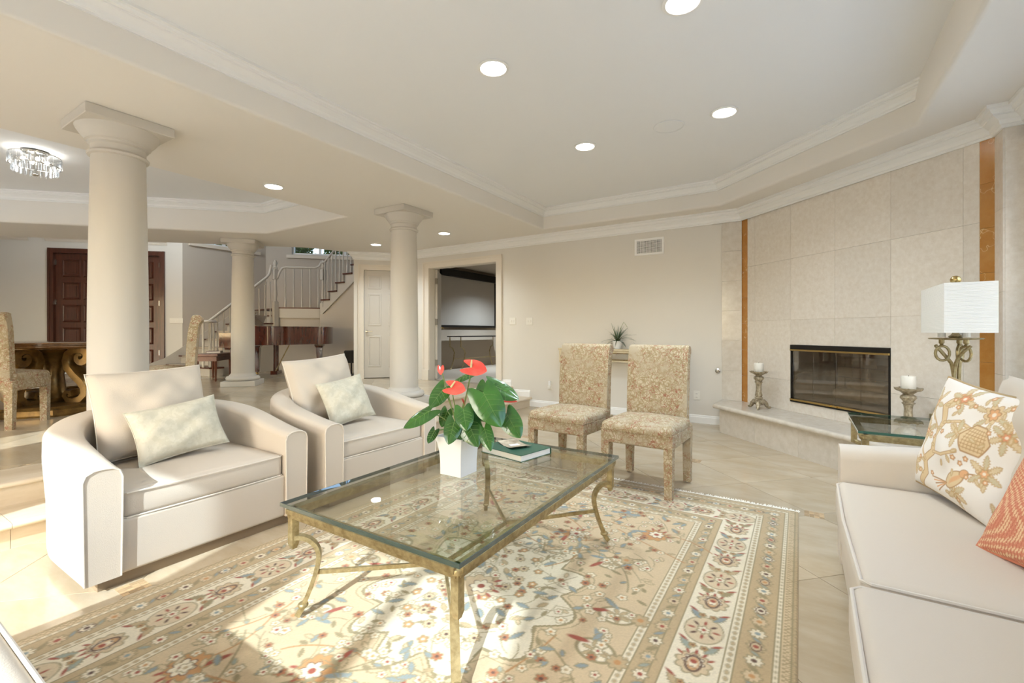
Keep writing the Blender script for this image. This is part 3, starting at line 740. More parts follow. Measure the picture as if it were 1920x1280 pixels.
# ---- columns
def column(loc, rz, label):
    t = thing('column', label, 'column', loc, rz, 'round columns at the edge of the raised floor'); t['kind'] = 'thing'
    h_ = HS - ZR
    G().bbox(-.25, .25, -.25, .25, 0, .085, .004).build('plinth', 'column', t)
    tor = [(.21, .085), (.235, .09), (.25, .11), (.25, .125), (.235, .15), (.20, .158), (.195, .175), (.182, .185), (.175, .205)]
    G().lathe(tor, 40).build('base_ring', 'column', t, 50)
    sh = [(.172 - .018*max(0, (q-.3)/.7)**1.4, .20 + q*(h_-.46)) for q in [a/14 for a in range(15)]]
    G().lathe(sh, 40).build('shaft', 'column', t, 50)
    zt = sh[-1][1]
    cap = [(.155, zt), (.172, zt+.005), (.176, zt+.018), (.165, zt+.03), (.156, zt+.036), (.156, zt+.075), (.170, zt+.085), (.172, zt+.098), (.185, zt+.105), (.188, zt+.118), (.212, zt+.145), (.234, zt+.18), (.24, zt+.195)]
    G().lathe(cap, 40).build('capital', 'column', t, 40)
    G().bbox(-.25, .25, -.25, .25, h_-.068, h_, .004).build('abacus', 'column', t)
    return t
c1 = column((-4.16, 1.28, ZR), 0, 'large cream column behind the left armchair')
dup(c1, (-4.15, 4.08, ZR), 0, 'cream column in front of the white panelled door')
dup(c1, (-7.80, 4.03, ZR), pi/4, 'distant cream column between the bench and the grand piano')

# ---- out of doors, seen or felt through the windows
struct(G().box(-19, 9, -14, -1.8, -.2, -.02).box(1.45, 9, -1.8, 12, -.2, -.02).build('patio_ground', 'concrete_out'), 'pale paving outside the garden doors', 'patio')
struct(G().prism([(-12.1, 4.78), (-12.1, 7.0), (-8.9, 10.2), (-12, 14), (-20, 9), (-16, 3)], 2.2, 3.02).build('garden_bank', 'earth_out'), 'planted bank outside the stair windows', 'garden')
lf = None
def shrub(loc, r_, label):
    t = thing('shrub', label, 'shrub', loc, 0, 'shrubs outside the stair windows')
    g_ = G(); rr = random.Random(int(loc[0]*100))
    for k in range(1500):
        th, ph, q = rr.uniform(0, 2*pi), rr.uniform(-.2, 1.5), r_*rr.uniform(.55, 1.0)
        c_ = Vector((q*cos(th)*cos(ph), q*sin(th)*cos(ph), 1.9*q*sin(ph)))
        M_ = Matrix.Translation(c_) @ Matrix.Rotation(rr.uniform(0, 6), 4, 'Z') @ Matrix.Rotation(rr.uniform(-1, 1), 4, 'X')
        s_ = rr.uniform(.05, .1)
        g_.add([M_ @ Vector(p) for p in ((0, -s_, 0), (s_*.5, 0, .012), (0, s_, 0), (-s_*.5, 0, .012))], [(0, 1, 2, 3)])
    o = g_.build('foliage', 'leaf_out', t); o['kind'] = 'stuff'
    G().tube([(0, 0, -.1), (.02, 0, r_*.4)], .04, 6).build('stem', 'log', t)
for k, (x, y, r_) in enumerate(((-12.55, 5.1, .55), (-12.55, 6.25, .55), (-12.05, 7.75, .5), (-11.2, 8.55, .52), (-10.4, 9.4, .55))):
    shrub((x, y, 3.03), r_, ['leafy shrub outside the stair window, far end', 'leafy shrub outside the stair window, near the column', 'leafy shrub behind the left pane of the landing window',
                              'leafy shrub behind the middle pane of the landing window', 'leafy shrub behind the right pane of the landing window'][k])
# ================================================================== FURNITURE, LARGE PIECES FIRST
# ---- rug: woven colours computed per knot
RX0, RX1, RY0, RY1 = -2.50, -0.005, -0.10, 3.49
NX, NY = 500, 718
RW, RL = RX1-RX0, RY1-RY0
def s2l(c): return np.array(lin(c)[:3])
cv = np.zeros((NY, NX, 3)); 
XX, YY = np.meshgrid(np.linspace(0, RW, NX), np.linspace(0, RL, NY))
TAN, TAN2, CREAM, OLIVE, BLUE, RUST, ORANGE, BROWN, TEAL = [s2l(c) for c in ('#C9B18C', '#B79E77', '#DED1B5', '#94845F', '#87918F', '#9C4A33', '#BE8A54', '#5E4030', '#94998A')]
cv[:] = TAN
def win(x, y, r_):
    i0, i1 = max(0, int((x-r_)/RW*(NX-1))), min(NX, int((x+r_)/RW*(NX-1))+2)
    j0, j1 = max(0, int((y-r_)/RL*(NY-1))), min(NY, int((y+r_)/RL*(NY-1))+2)
    return slice(j0, j1), slice(i0, i1)
def put(sl_, m_, col, a=1.0):
    m_ = np.clip(m_, 0, 1)[..., None]*a; cv[sl_] = cv[sl_]*(1-m_) + col*m_
PX = 0.005
def ell(x, y, a, b_, ang, col, line=0, al=1.0):
    s_ = win(x, y, max(a, b_)+.02)
    if XX[s_].size == 0: return
    dx, dy = XX[s_]-x, YY[s_]-y; u = dx*cos(ang)+dy*sin(ang); v_ = -dx*sin(ang)+dy*cos(ang)
    r_ = np.sqrt((u/a)**2+(v_/b_)**2); d = (r_-1)*min(a, b_)
    put(s_, (line/2-np.abs(d))/PX+.5 if line else -d/PX+.5, col, al)
def flower(x, y, r_, n_, col, out=OLIVE, ctr=None, ang=0, line=.004, dep=.35):
    s_ = win(x, y, r_*1.3)
    if XX[s_].size == 0: return
    dx, dy = XX[s_]-x, YY[s_]-y; rr = np.hypot(dx, dy); th = np.arctan2(dy, dx)
    rad = r_*(1-dep+dep*np.abs(np.cos(n_*(th-ang)/2))); d = rr-rad
    put(s_, -d/PX+.5, col)
    if out is not None: put(s_, (line-np.abs(d))/PX+.5, out, .85)
    if ctr is not None: put(s_, (r_*.32-rr)/PX+.5, ctr)
def leaf2(x, y, L_, W_, ang, col, out=None):
    s_ = win(x, y, L_)
    if XX[s_].size == 0: return
    dx, dy = XX[s_]-x, YY[s_]-y; u = (dx*cos(ang)+dy*sin(ang))/L_; v_ = -dx*sin(ang)+dy*cos(ang)
    w_ = W_*np.clip(1-u*u*4, 0, 1)*(1+.25*np.cos(u*34)); d = np.abs(v_)-w_
    ins = np.abs(u) < .5
    put(s_, np.where(ins, -d/PX+.5, 0), col)
    if out is not None: put(s_, np.where(ins, (.003-np.abs(d))/PX+.5, 0), out, .8)
def pline(pts, w_, col, al=1.0):
    for (xa, ya), (xb, yb_) in zip(pts[:-1], pts[1:]):
        L_ = math.hypot(xb-xa, yb_-ya)
        if L_ < 1e-6: continue
        s_ = win((xa+xb)/2, (ya+yb_)/2, L_/2+w_+.01)
        if XX[s_].size == 0: continue
        tx, ty = (xb-xa)/L_, (yb_-ya)/L_
        t = np.clip((XX[s_]-xa)*tx+(YY[s_]-ya)*ty, 0, L_)
        d = np.hypot(XX[s_]-xa-t*tx, YY[s_]-ya-t*ty)
        put(s_, (w_/2-d)/PX+.5, col, al)
def vine(x, y, ang, L_, curl, w_=.006, col=ORANGE, side=True):
    pts = [(x, y)]; n_ = max(6, int(L_/.02)); a = ang
    for k in range(n_):
        a += curl*L_/n_*(1+.4*sin(k*.5)); x += cos(a)*L_/n_; y += sin(a)*L_/n_; pts.append((x, y))
    pline(pts, w_, col)
    if side:
        for k in range(3, n_, 5):
            px, py = pts[k]; sd = 1 if (k//5) % 2 else -1
            leaf2(px+.022*cos(a+sd*1.2), py+.022*sin(a+sd*1.2), .04, .009, a+sd*.8, [TEAL, OLIVE, TAN2, BLUE][k % 4], OLIVE)
    return x, y, a
def palmette(x, y, r_, ang, c1_, c2_):
    flower(x, y, r_, 9, c1_, OLIVE, None, ang, .004, .22); flower(x+.2*r_*cos(ang), y+.2*r_*sin(ang), r_*.6, 7, CREAM, BROWN, c2_, ang, .003)
    for k in range(5):
        an = ang + (k-2)*.45; ell(x+r_*1.08*cos(an), y+r_*1.08*sin(an), r_*.22, r_*.09, an, c2_)
edge = np.minimum(np.minimum(XX, RW-XX), np.minimum(YY, RL-YY))
bands = [(0, .02, TAN2), (.02, .055, TAN), (.055, .075, CREAM), (.075, .19, TAN2), (.19, .225, CREAM), (.225, .40, CREAM), (.40, .435, TAN2), (.435, .50, TAN2), (.50, .535, CREAM)]
for a, b_, c_ in bands: cv[(edge >= a) & (edge < b_)] = c_
lat = (np.abs(((XX+YY)/.022) % 1-.5) < .14) | (np.abs(((XX-YY)/.022) % 1-.5) < .14)
cv[(edge > .004) & (edge < .05) & lat] = OLIVE*.5+TAN2*.5
for e_ in (.02, .055, .075, .19, .225, .40, .435, .50, .535): cv[np.abs(edge-e_) < .004] = OLIVE
rr_ = random.Random(11)
def ring_pts(off, step):
    out = []; x0, x1, y0, y1 = off, RW-off, off, RL-off
    for (ax, ay, bx, by) in ((x0, y0, x1, y0), (x1, y0, x1, y1), (x1, y1, x0, y1), (x0, y1, x0, y0)):
        L_ = math.hypot(bx-ax, by-ay); n_ = max(1, round(L_/step))
        for k in range(n_): out.append((ax+(bx-ax)*k/n_, ay+(by-ay)*k/n_, atan2(by-ay, bx-ax)))
    return out
for x, y, a in ring_pts(.065, .03): ell(x, y, .008, .005, a, OLIVE, 0, .7)
for x, y, a in ring_pts(.207, .034): ell(x, y, .010, .006, a, TAN2); ell(x, y, .011, .007, a, OLIVE, .003, .8)
for x, y, a in ring_pts(.518, .03): ell(x, y, .009, .006, a, TAN2); ell(x, y, .010, .007, a, OLIVE, .003, .7)
for k, (x, y, a) in enumerate(ring_pts(.132, .085)):
    flower(x, y, .032, 8, CREAM if k % 2 else TAN, OLIVE, [RUST, BLUE, ORANGE, BROWN][k % 4], a, .004)
    if k % 3 == 0: ell(x+.0*cos(a), y, .026, .018, a, BROWN, .005, .9)
    leaf2(x+.042*cos(a), y+.042*sin(a), .045, .008, a+.9, [BLUE, OLIVE, TEAL][k % 3], OLIVE)
for k, (x, y, a) in enumerate(ring_pts(.455, .10)):
    flower(x, y, .028, 8, TAN if k % 2 else CREAM, OLIVE, [BROWN, RUST, BLUE][k % 3], a, .004)
    leaf2(x+.05*cos(a), y+.05*sin(a), .05, .009, a-.8, [BLUE, TEAL, OLIVE][k % 3], OLIVE)
for k, (x, y, a) in enumerate(ring_pts(.312, .205)):
    na = a+pi/2
    if k % 2 == 0:
        palmette(x, y, .062, a, TAN, RUST); ell(x, y, .04, .026, a, BROWN, .007); ell(x, y, .03, .016, a, ORANGE, .005)
    else:
        ell(x, y, .085, .068, a, TAN, 0, .8); ell(x, y, .087, .07, a, OLIVE, .005)
        for q in range(8): ell(x+.045*cos(q*pi/4+a), y+.045*sin(q*pi/4+a), .014, .006, q*pi/4+a, BROWN if q % 2 else RUST)
        flower(x, y, .026, 6, CREAM, OLIVE, RUST, a)
    for sd in (-1, 1):
        mx_, my_ = x+.10*cos(a), y+.10*sin(a)
        leaf2(mx_+sd*.045*cos(na), my_+sd*.045*sin(na), .075, .014, a+sd*.6, [TEAL, BLUE, OLIVE, TAN2][k % 4], OLIVE)
        ell(mx_+sd*.06*cos(na)+.03*cos(a), my_+sd*.06*sin(na)+.03*sin(a), .02, .006, a+sd, RUST)
        flower(mx_+sd*.02*cos(na), my_+sd*.02*sin(na), .014, 5, ORANGE, OLIVE, BROWN)
# field
fx0, fx1, fy0, fy1 = .54, RW-.54, .54, RL-.54
mxc, myc = RW/2, RL/2
th = np.arctan2(YY-myc, (XX-mxc)*1.25); rr2 = np.hypot((XX-mxc)*1.25, YY-myc)
rad = .50+.07*np.abs(np.cos(6*th))+.03*np.cos(12*th)
fm = edge > .54
med = (rr2 < rad) & fm; cv[med] = CREAM*.92
cv[(np.abs(rr2-rad) < .009) & fm] = OLIVE; cv[(np.abs(rr2-rad-.035) < .004) & fm] = OLIVE*.7+TAN*.3
for q in (1, -1):
    for sgn in (1, -1):
        for k in range(16):
            x, y = mxc+q*rr_.uniform(.03, .72), myc+sgn*rr_.uniform(.5, 1.25)
            vine(x, y, rr_.uniform(0, 6.28), rr_.uniform(.35, .6), rr_.uniform(-5, 5), .007, OLIVE if k % 2 else ORANGE*.85)
def infield(x, y, m_=.03): return fx0+m_ < x < fx1-m_ and fy0+m_ < y < fy1-m_
for q in (1, -1):
    for k, (dx, dy, r_) in enumerate(((.16, .72, .075), (.45, .52, .065), (.10, 1.05, .07), (.55, .95, .075), (.62, .12, .07), (.34, 1.18, .06))):
        for sy in (1, -1):
            x, y = mxc+q*dx, myc+sy*dy; an = atan2(sy*dy, q*dx)
            if not infield(x, y, .05): continue
            if k % 3 == 0: palmette(x, y, r_, an, ORANGE, RUST)
            elif k % 3 == 1:
                ell(x, y, r_*1.05, r_*.8, an, CREAM); ell(x, y, r_*1.05, r_*.8, an, OLIVE, .012)
                for p_ in range(7): leaf2(x+r_*.45*cos(p_), y+r_*.45*sin(p_), .05, .009, p_, TAN2, OLIVE)
                flower(x+r_*1.3*cos(an), y+r_*1.3*sin(an), .04, 7, TAN2, OLIVE, ORANGE, an)
            else:
                palmette(x, y, r_, an, TAN2*.6+BLUE*.4, ORANGE)
                for sd in (-1, 1): ell(x+r_*.5*cos(an+sd*1.3), y+r_*.5*sin(an+sd*1.3), .035, .018, an+sd, BLUE)
            for p_ in range(2): ell(x+r_*1.2*cos(an+2+p_), y+r_*1.2*sin(an+2+p_), .045, .012, an+2.4+p_, RUST if p_ else BLUE)
for k in range(1100):
    x, y = rr_.uniform(fx0, fx1), rr_.uniform(fy0, fy1)
    if not infield(x, y, .02): continue
    q = k % 8; a = rr_.uniform(0, 6.28)
    if q in (0, 1, 2): flower(x, y, rr_.uniform(.016, .026), 5, CREAM, OLIVE, [ORANGE, RUST, TAN2][k % 3], a, .003)
    elif q == 3: flower(x, y, rr_.uniform(.016, .024), 6, [ORANGE, RUST*.6+ORANGE*.4][k % 2], OLIVE, BROWN, a, .003)
    elif q == 4: leaf2(x, y, rr_.uniform(.05, .08), .012, a, BLUE, OLIVE)
    elif q == 5: leaf2(x, y, rr_.uniform(.04, .07), .010, a, OLIVE)
    elif q == 6: vine(x, y, a, rr_.uniform(.10, .2), rr_.uniform(-9, 9), .004, OLIVE, False)
    else: leaf2(x, y, .05, .010, a, TAN, OLIVE)
for k in range(60):
    a = k*2.39996; r_ = .055*sqrt(k); x, y = mxc+r_*cos(a)/1.25, myc+r_*sin(a)
    if r_ > .46: continue
    [lambda: flower(x, y, .026, 8, TAN, OLIVE, BROWN, a), lambda: flower(x, y, .022, 5, ORANGE, OLIVE, CREAM, a), lambda: leaf2(x, y, .07, .014, a, BLUE, OLIVE), lambda: leaf2(x, y, .06, .012, a+1, TAN2, OLIVE)][k % 4]()
palmette(mxc, myc, .09, 0, TAN, RUST)
cv *= (1 + rng.normal(0, .035, (NY, NX, 1)))
cv *= 1 + .03*np.sin(YY*9+np.sin(XX*5))[..., None]
def grid_obj(name, P, col, m_, parent=None):
    ny, nx = P.shape[:2]; me = bpy.data.meshes.new(name)
    idx = np.arange(ny*nx).reshape(ny, nx); q = np.stack([idx[:-1, :-1], idx[:-1, 1:], idx[1:, 1:], idx[1:, :-1]], -1).reshape(-1, 4)
    me.vertices.add(ny*nx); me.vertices.foreach_set('co', P.reshape(-1).astype(np.float32))
    me.loops.add(len(q)*4); me.loops.foreach_set('vertex_index', q.reshape(-1).astype(np.int32))
    me.polygons.add(len(q)); me.polygons.foreach_set('loop_start', np.arange(0, len(q)*4, 4, dtype=np.int32)); me.polygons.foreach_set('loop_total', np.full(len(q), 4, np.int32))
    me.update(calc_edges=True); me.validate()
    ca = me.color_attributes.new('weave', 'FLOAT_COLOR', 'POINT')
    ca.data.foreach_set('color', np.concatenate([np.clip(col, 0, 1), np.ones(col.shape[:2]+(1,))], -1).reshape(-1).astype(np.float32))
    me.materials.append(MATS[m_]); me.polygons.foreach_set('use_smooth', [True]*len(me.polygons))
    o = bpy.data.objects.new(name, me); C.objects.link(o)
    if parent: o.parent = parent
    return o
rug = thing('rug', 'beige patterned wool rug with floral border under the glass coffee table', 'rug', (RX0, RY0, 0))
zz = np.minimum(.008, .001+np.minimum(edge*1.2, .008)) + .0004*np.sin(XX*40)*np.sin(YY*33)
pile = grid_obj('pile', np.stack([XX, YY, zz], -1), cv, 'rug_weave', rug)
G().box(.002, RW-.002, .002, RL-.002, .0002, .0012).build('backing', 'fringe', rug)
g_ = G(); rr = random.Random(3)
for k in range(420):
    x = RW*k/419; dx = rr.uniform(-.012, .012); ln = rr.uniform(.035, .06)
    g_.add([(x-.004, RL-.002, .003), (x+.004, RL-.002, .003), (x+dx+.003, RL+ln, .0015), (x+dx-.002, RL+ln, .0015)], [(0, 1, 2, 3)])
g_.box(0, RW, RL-.012, RL+.014, .0015, .005)
o = g_.build('fringe', 'fringe', rug); o['kind'] = 'stuff'

# ---- barrel armchairs
def armchair(name, label, loc, rz):
    t = thing(name, label, 'armchair', loc, rz, 'cream barrel armchairs'); W, D, TH = 1.06, .93, .135
    G().prism([(-.47, -.42), (.47, -.42), (.47, .1), (.36, .36), (-.36, .36), (-.47, .1)], 0, .055).build('plinth', 'plinth_wood', t)
    hw, yb0 = W/2-TH/2, D/2-TH/2; pts = []; n1, n2 = 8, 30
    for k in range(n1): pts.append((-hw, -D/2 + (D/2-.06)*k/n1, 0))
    for k in range(n2+1):
        a = pi - pi*k/n2; ca, sa = cos(a), sin(a); e_ = 2/2.7
        pts.append((hw*math.copysign(abs(ca)**e_, ca), -.06+(yb0+.06)*abs(sa)**e_, 0))
    for k in range(1, n1+1): pts.append((hw, -.06-(D/2-.06)*k/n1, 0))
    N = len(pts); cum = [0]
    for i in range(1, N): cum.append(cum[-1]+math.hypot(pts[i][0]-pts[i-1][0], pts[i][1]-pts[i-1][1]))
    tot = cum[-1]; g_ = G(); prof_n = None
    for i in range(N):
        a = pts[max(0, i-1)]; b_ = pts[min(N-1, i+1)]; tx, ty = b_[0]-a[0], b_[1]-a[1]; L_ = math.hypot(tx, ty); nx_, ny_ = -ty/L_, tx/L_      # left of travel = outside
        q = pts[i]; dpt = (q[1]+D/2)/D; h_ = .555 + .165*(max(0, min(1, dpt/.9))**1.3)
        fl_ = .012*sin(min(1, dpt)*pi)
        R_ = .042; oc, ic = TH/2+.004+fl_-R_, -TH/2-.004+R_
        pr = [(TH/2-.005, .055), (TH/2, .09), (TH/2+fl_*.2, .3), (TH/2+.006+fl_, h_-.12)] + [(oc+R_*cos(b*pi/12), h_-R_*.8+R_*.8*sin(b*pi/12)) for b in range(7)] + [((oc+ic)/2, h_+.004)] + [(ic-R_*sin(b*pi/12), h_-R_*.8+R_*.8*cos(b*pi/12)) for b in range(7)] + [(-TH/2-.004, h_-.12), (-TH/2, .3), (-TH/2, .055)]
        prof_n = len(pr)
        g_.v += [(q[0]+nx_*o_, q[1]+ny_*o_, z) for o_, z in pr]
    for i in range(N-1):
        for j in range(prof_n-1): g_.f.append((i*prof_n+j, (i+1)*prof_n+j, (i+1)*prof_n+j+1, i*prof_n+j+1)[::-1])
    g_.f += [tuple(range(prof_n)), tuple(range((N-1)*prof_n, N*prof_n))[::-1]]
    sh = g_.build('shell', 'fabric', t, 42)
    for s_ in (-1, 1):                                   # welts at the arm fronts
        xo = s_*hw
        loop = [(xo+s_*o_, -D/2-.001, z) for o_, z in ((TH/2-.003, .06), (TH/2, .3), (TH/2+.003, .51), (TH/2-.008, .540), (TH/2-.036, .555), (0, .558), (-TH/2+.036, .555), (-TH/2+.008, .540), (-TH/2-.002, .51), (-TH/2, .3), (-TH/2+.003, .06))]
        G().tube(loop, .0035, 6).build('welt', 'piping', sh)
    rbox(.80, .05, .25, .015).xf(Matrix.Translation((0, -.425, .055))).build('front_panel', 'fabric', t, 40)
    rbox(.78, .45, .22, .02).xf(Matrix.Translation((0, -.18, .056))).build('seat_deck', 'fabric', t, 40)
    sc_ = rbox(.782, .68, .135, .028, .03, 10, .012).xf(Matrix.Translation((0, -.098, .295))).build('seat_cushion', 'fabric', t, 60)
    for zz_ in (.306, .420):
        lp = [(x, y, zz_) for x, y in ((-.387, .2), (-.387, -.425), (-.372, -.4435), (-.2, -.449), (0, -.451), (.2, -.449), (.372, -.4435), (.387, -.425), (.387, .2))]
        G().tube(lp, .004, 6).build('welt', 'piping', sc_)
    return t
a1 = armchair('barrel_armchair', 'cream barrel armchair nearest the camera, lit by the sun', (-3.09, 1.215, 0), pi/2)
a2 = dup(a1, (-3.075, 2.40, 0), pi/2, 'cream barrel armchair behind the potted anthurium')
def prop(name, w_, h_, t_, m_, label, cat, loc, face, lean, roll=0, seed=1, sag=.06, rim=None, wr=.006, group=None, sq=.42):
    # face: heading (degrees) the pillow front looks at; lean: degrees tipped backwards; loc = middle of its bottom edge
    t = thing(name, label, cat, loc, 0, group)
    M_ = Matrix.Rotation(radians(face)+pi/2, 4, 'Z') @ Matrix.Rotation(-radians(lean), 4, 'X') @ Matrix.Translation((0, 0, h_/2)) @ Matrix.Rotation(radians(roll), 4, 'Y') @ Matrix.Translation((0, 0, -h_/2))
    pillow(w_, h_, t_, 28, sag, seed, wr, sq).xf(M_).build('cover', m_, t, 80)
    G().tube(pillow_rim(w_, h_, sag), rim[1] if rim else .003, 6, True).xf(M_).build('seam_edge', rim[0] if rim else m_, t, 80)
    return t, M_
prop('back_cushion', .57, .50, .22, 'fabric', 'large square cream cushion on the sunlit armchair', 'cushion', (-3.18, 1.165, .466), 0, 17, -2, 3, .05, ('piping', .004), .009, None, .33)
prop('back_cushion', .57, .52, .22, 'fabric', 'large square cream cushion on the armchair behind the plant', 'cushion', (-3.17, 2.30, .466), 0, 17, -4, 8, .05, ('piping', .004), .009, None, .33)
prop('throw_pillow', .45, .31, .14, 'silk', 'pale green damask pillow on the sunlit armchair', 'pillow', (-2.955, 1.20, .474), -4, 24, -7, 5, .08, None, .006)
prop('throw_pillow', .40, .36, .14, 'silk', 'pale green damask pillow on the armchair behind the plant', 'pillow', (-2.93, 2.33, .474), -6, 24, -8, 12, .08, None, .006)

# ---- sofa along the window
sf = thing('sofa', 'long cream upholstered sofa at the right edge', 'sofa', (.62, 1.6, 0))
def sfb(g_, n_, sm=50): return g_.build(n_, 'fabric_sofa', sf, sm, world=True)
sfb(rbox(.86, 2.5, .24, .02).xf(Matrix.Translation((.60, 1.6, .055))), 'base')
def sofa_arm(y0, y1):
    g_ = G(); n_ = 14; m_ = 10; prof = []
    for i in range(n_+1):
        x = .165 + (1.06-.165)*i/n_; h_ = .605+.07*(i/n_)**1.2
        r_ = .03; 
        for (yy, z) in ((y0, .055), (y0, h_-.05), (y0+.012, h_-.015), (y0+.04, h_), ((y0+y1)/2, h_+.006), (y1-.04, h_), (y1-.012, h_-.015), (y1, h_-.05), (y1, .055)): g_.v.append((x, yy, z))
    k = 9
    for i in range(n_):
        for j in range(k): g_.f.append((i*k+j, (i+1)*k+j, (i+1)*k+(j+1) % k, i*k+(j+1) % k))
    g_.f += [tuple(range(k))[::-1], tuple(range(n_*k, n_*k+k))]
    return g_
sfb(sofa_arm(2.70, 2.88), 'arm', 45); sfb(sofa_arm(.32, .50), 'arm', 45)
sfb(rbox(.22, 2.55, .70, .05).xf(Matrix.Translation((.98, 1.6, .055))), 'backrest')
for k, (ya, yb_, xo) in enumerate(((1.635, 2.69, .0), (.51, 1.625, -.028))):
    g_ = rbox(yb_-ya, .74, .165, .04, .022, 12, .01).xf(Matrix.Translation((.515+xo, (ya+yb_)/2, .295)) @ Matrix.Rotation(-pi/2, 4, 'Z'))
    so_ = sfb(g_, 'seat_cushion', 60)
    x0 = .515+xo-.372
    g_ = G().tube([(.80, yb_-.012, .452), (x0+.03, yb_-.012, .45), (x0+.008, yb_-.03, .447), (x0-.002, (ya+yb_)/2, .447), (x0+.008, ya+.03, .447), (x0+.03, ya+.012, .45), (.80, ya+.012, .452)], .0055, 6)
    o = g_.build('welt', 'piping', so_); L_ = sf.location; o.location = (-L_.x, -L_.y, -L_.z)
for (ya, yb_) in ((1.66, 2.66), (.54, 1.60)):
    M_ = Matrix.Translation((.675, (ya+yb_)/2, .465)) @ Matrix.Rotation(radians(180)+pi/2, 4, 'Z') @ Matrix.Rotation(-radians(5), 4, 'X')
    sfb(pillow(yb_-ya, .53, .18, 24, .03, 4, .008, .33).xf(M_), 'back_cushion', 80)

# ---- glass coffee table with scrolled metal legs
TX0, TX1, TY0, TY1, TZ = -1.770, -.850, 1.058, 2.462, .484
ct = thing('coffee_table', 'rectangular glass coffee table with antique brass scroll legs on the rug', 'table', ((TX0+TX1)/2, (TY0+TY1)/2, .009))
def cb(g_, n_, m_='brass_antique', sm=40): return g_.build(n_, m_, ct, sm, world=True)
cb(G().box(TX0+.002, TX1-.002, TY0+.002, TY1-.002, TZ-.014, TZ), 'glass_top', 'glass_table', None)
e_ = .0025
cb(G().sweep([(TX0, TY0), (TX1, TY0), (TX1, TY1), (TX0, TY1)], [(0, TZ-.0145), (0, TZ-.0005), (e_, TZ+.0004), (e_, TZ-.015), (0, TZ-.0145)], True), 'glass_edge', 'glass_edge_pale', None)
i_ = .028
for xa, ya, xb, yb_ in ((TX0+i_, TY0+i_, TX1-i_, TY0+i_), (TX1-i_, TY0+i_, TX1-i_, TY1-i_), (TX1-i_, TY1-i_, TX0+i_, TY1-i_), (TX0+i_, TY1-i_, TX0+i_, TY0+i_)):
    cb(G().bar((xa, ya, TZ-.032), (xb, yb_, TZ-.032), .042, .018).bar((xa, ya, TZ-.050), (xb, yb_, TZ-.050), .026, .016), 'rail')
for sx, xx in ((1, TX0+.036), (-1, TX1-.036)):
    for sy, yy in ((1, TY0+.036), (-1, TY1-.036)):
        dx, dy = sx*R2, sy*R2                            # towards the middle of the table
        prof = [(.0, .455), (.0, .30)]
        lg = cb(G().lathe([(.012, .43), (.026, .436), (.028, .444), (.026, .452), (.014, .458)], 14, xx, yy).tube([(xx, yy, .438), (xx, yy, .315)], .021, 4).tube([(xx, yy, .316), (xx, yy, .296)], [.021, .013], 4), 'leg')
        arc = []
        for k in range(13):
            a = radians(100 - 108*k/12); arc.append((.012+.085*cos(a)*1.0, .255+.085*sin(a)))
        q0 = arc[-1]
        arc += [(.094, .225), (.083, .18), (.066, .13), (.05, .09), (.04, .065)]
        P_ = [(xx+dx*r_, yy+dy*r_, z) for r_, z in arc]
        g_ = G(); wv, th_ = .030, .017
        n_ = len(P_)
        for i in range(n_):
            a = Vector(P_[max(0, i-1)]); b2 = Vector(P_[min(n_-1, i+1)]); t_ = (b2-a).normalized(); sd = Vector((-dy, dx, 0)); nn = t_.cross(sd).normalized(); p_ = Vector(P_[i])
            g_.v += [tuple(p_+sd*u*wv/2+nn*v_*th_/2) for u, v_ in ((-1, -1), (1, -1), (1, 1), (-1, 1))]
        for i in range(n_-1):
            for j in range(4): g_.f.append((i*4+j, i*4+(j+1) % 4, (i+1)*4+(j+1) % 4, (i+1)*4+j))
        g_.f += [(3, 2, 1, 0), tuple((n_-1)*4+j for j in range(4))]
        cb(g_, 'scroll')
        fx, fy = xx+dx*.036, yy+dy*.036
        cb(G().sphere((fx, fy, .062), .021, 14, 8, (1, 1, .62)), 'ankle_ring', 'brass_antique', 60)
        gx, gy = xx+dx*.015, yy+dy*.015
        cb(G().tube([(fx, fy, .055), (gx, gy, .0215)], [.013, .016], 4), 'foot')
        jx, jy = (TX0+TX1)/2, (1.528 if sy > 0 else 2.02)
        cb(G().bar((xx+dx*.09, yy+dy*.09, .19), (jx, jy, .165), .012, .017), 'stretcher')
cb(G().bar(((TX0+TX1)/2, 1.52, .165), ((TX0+TX1)/2, 2.03, .165), .012, .017), 'stretcher')

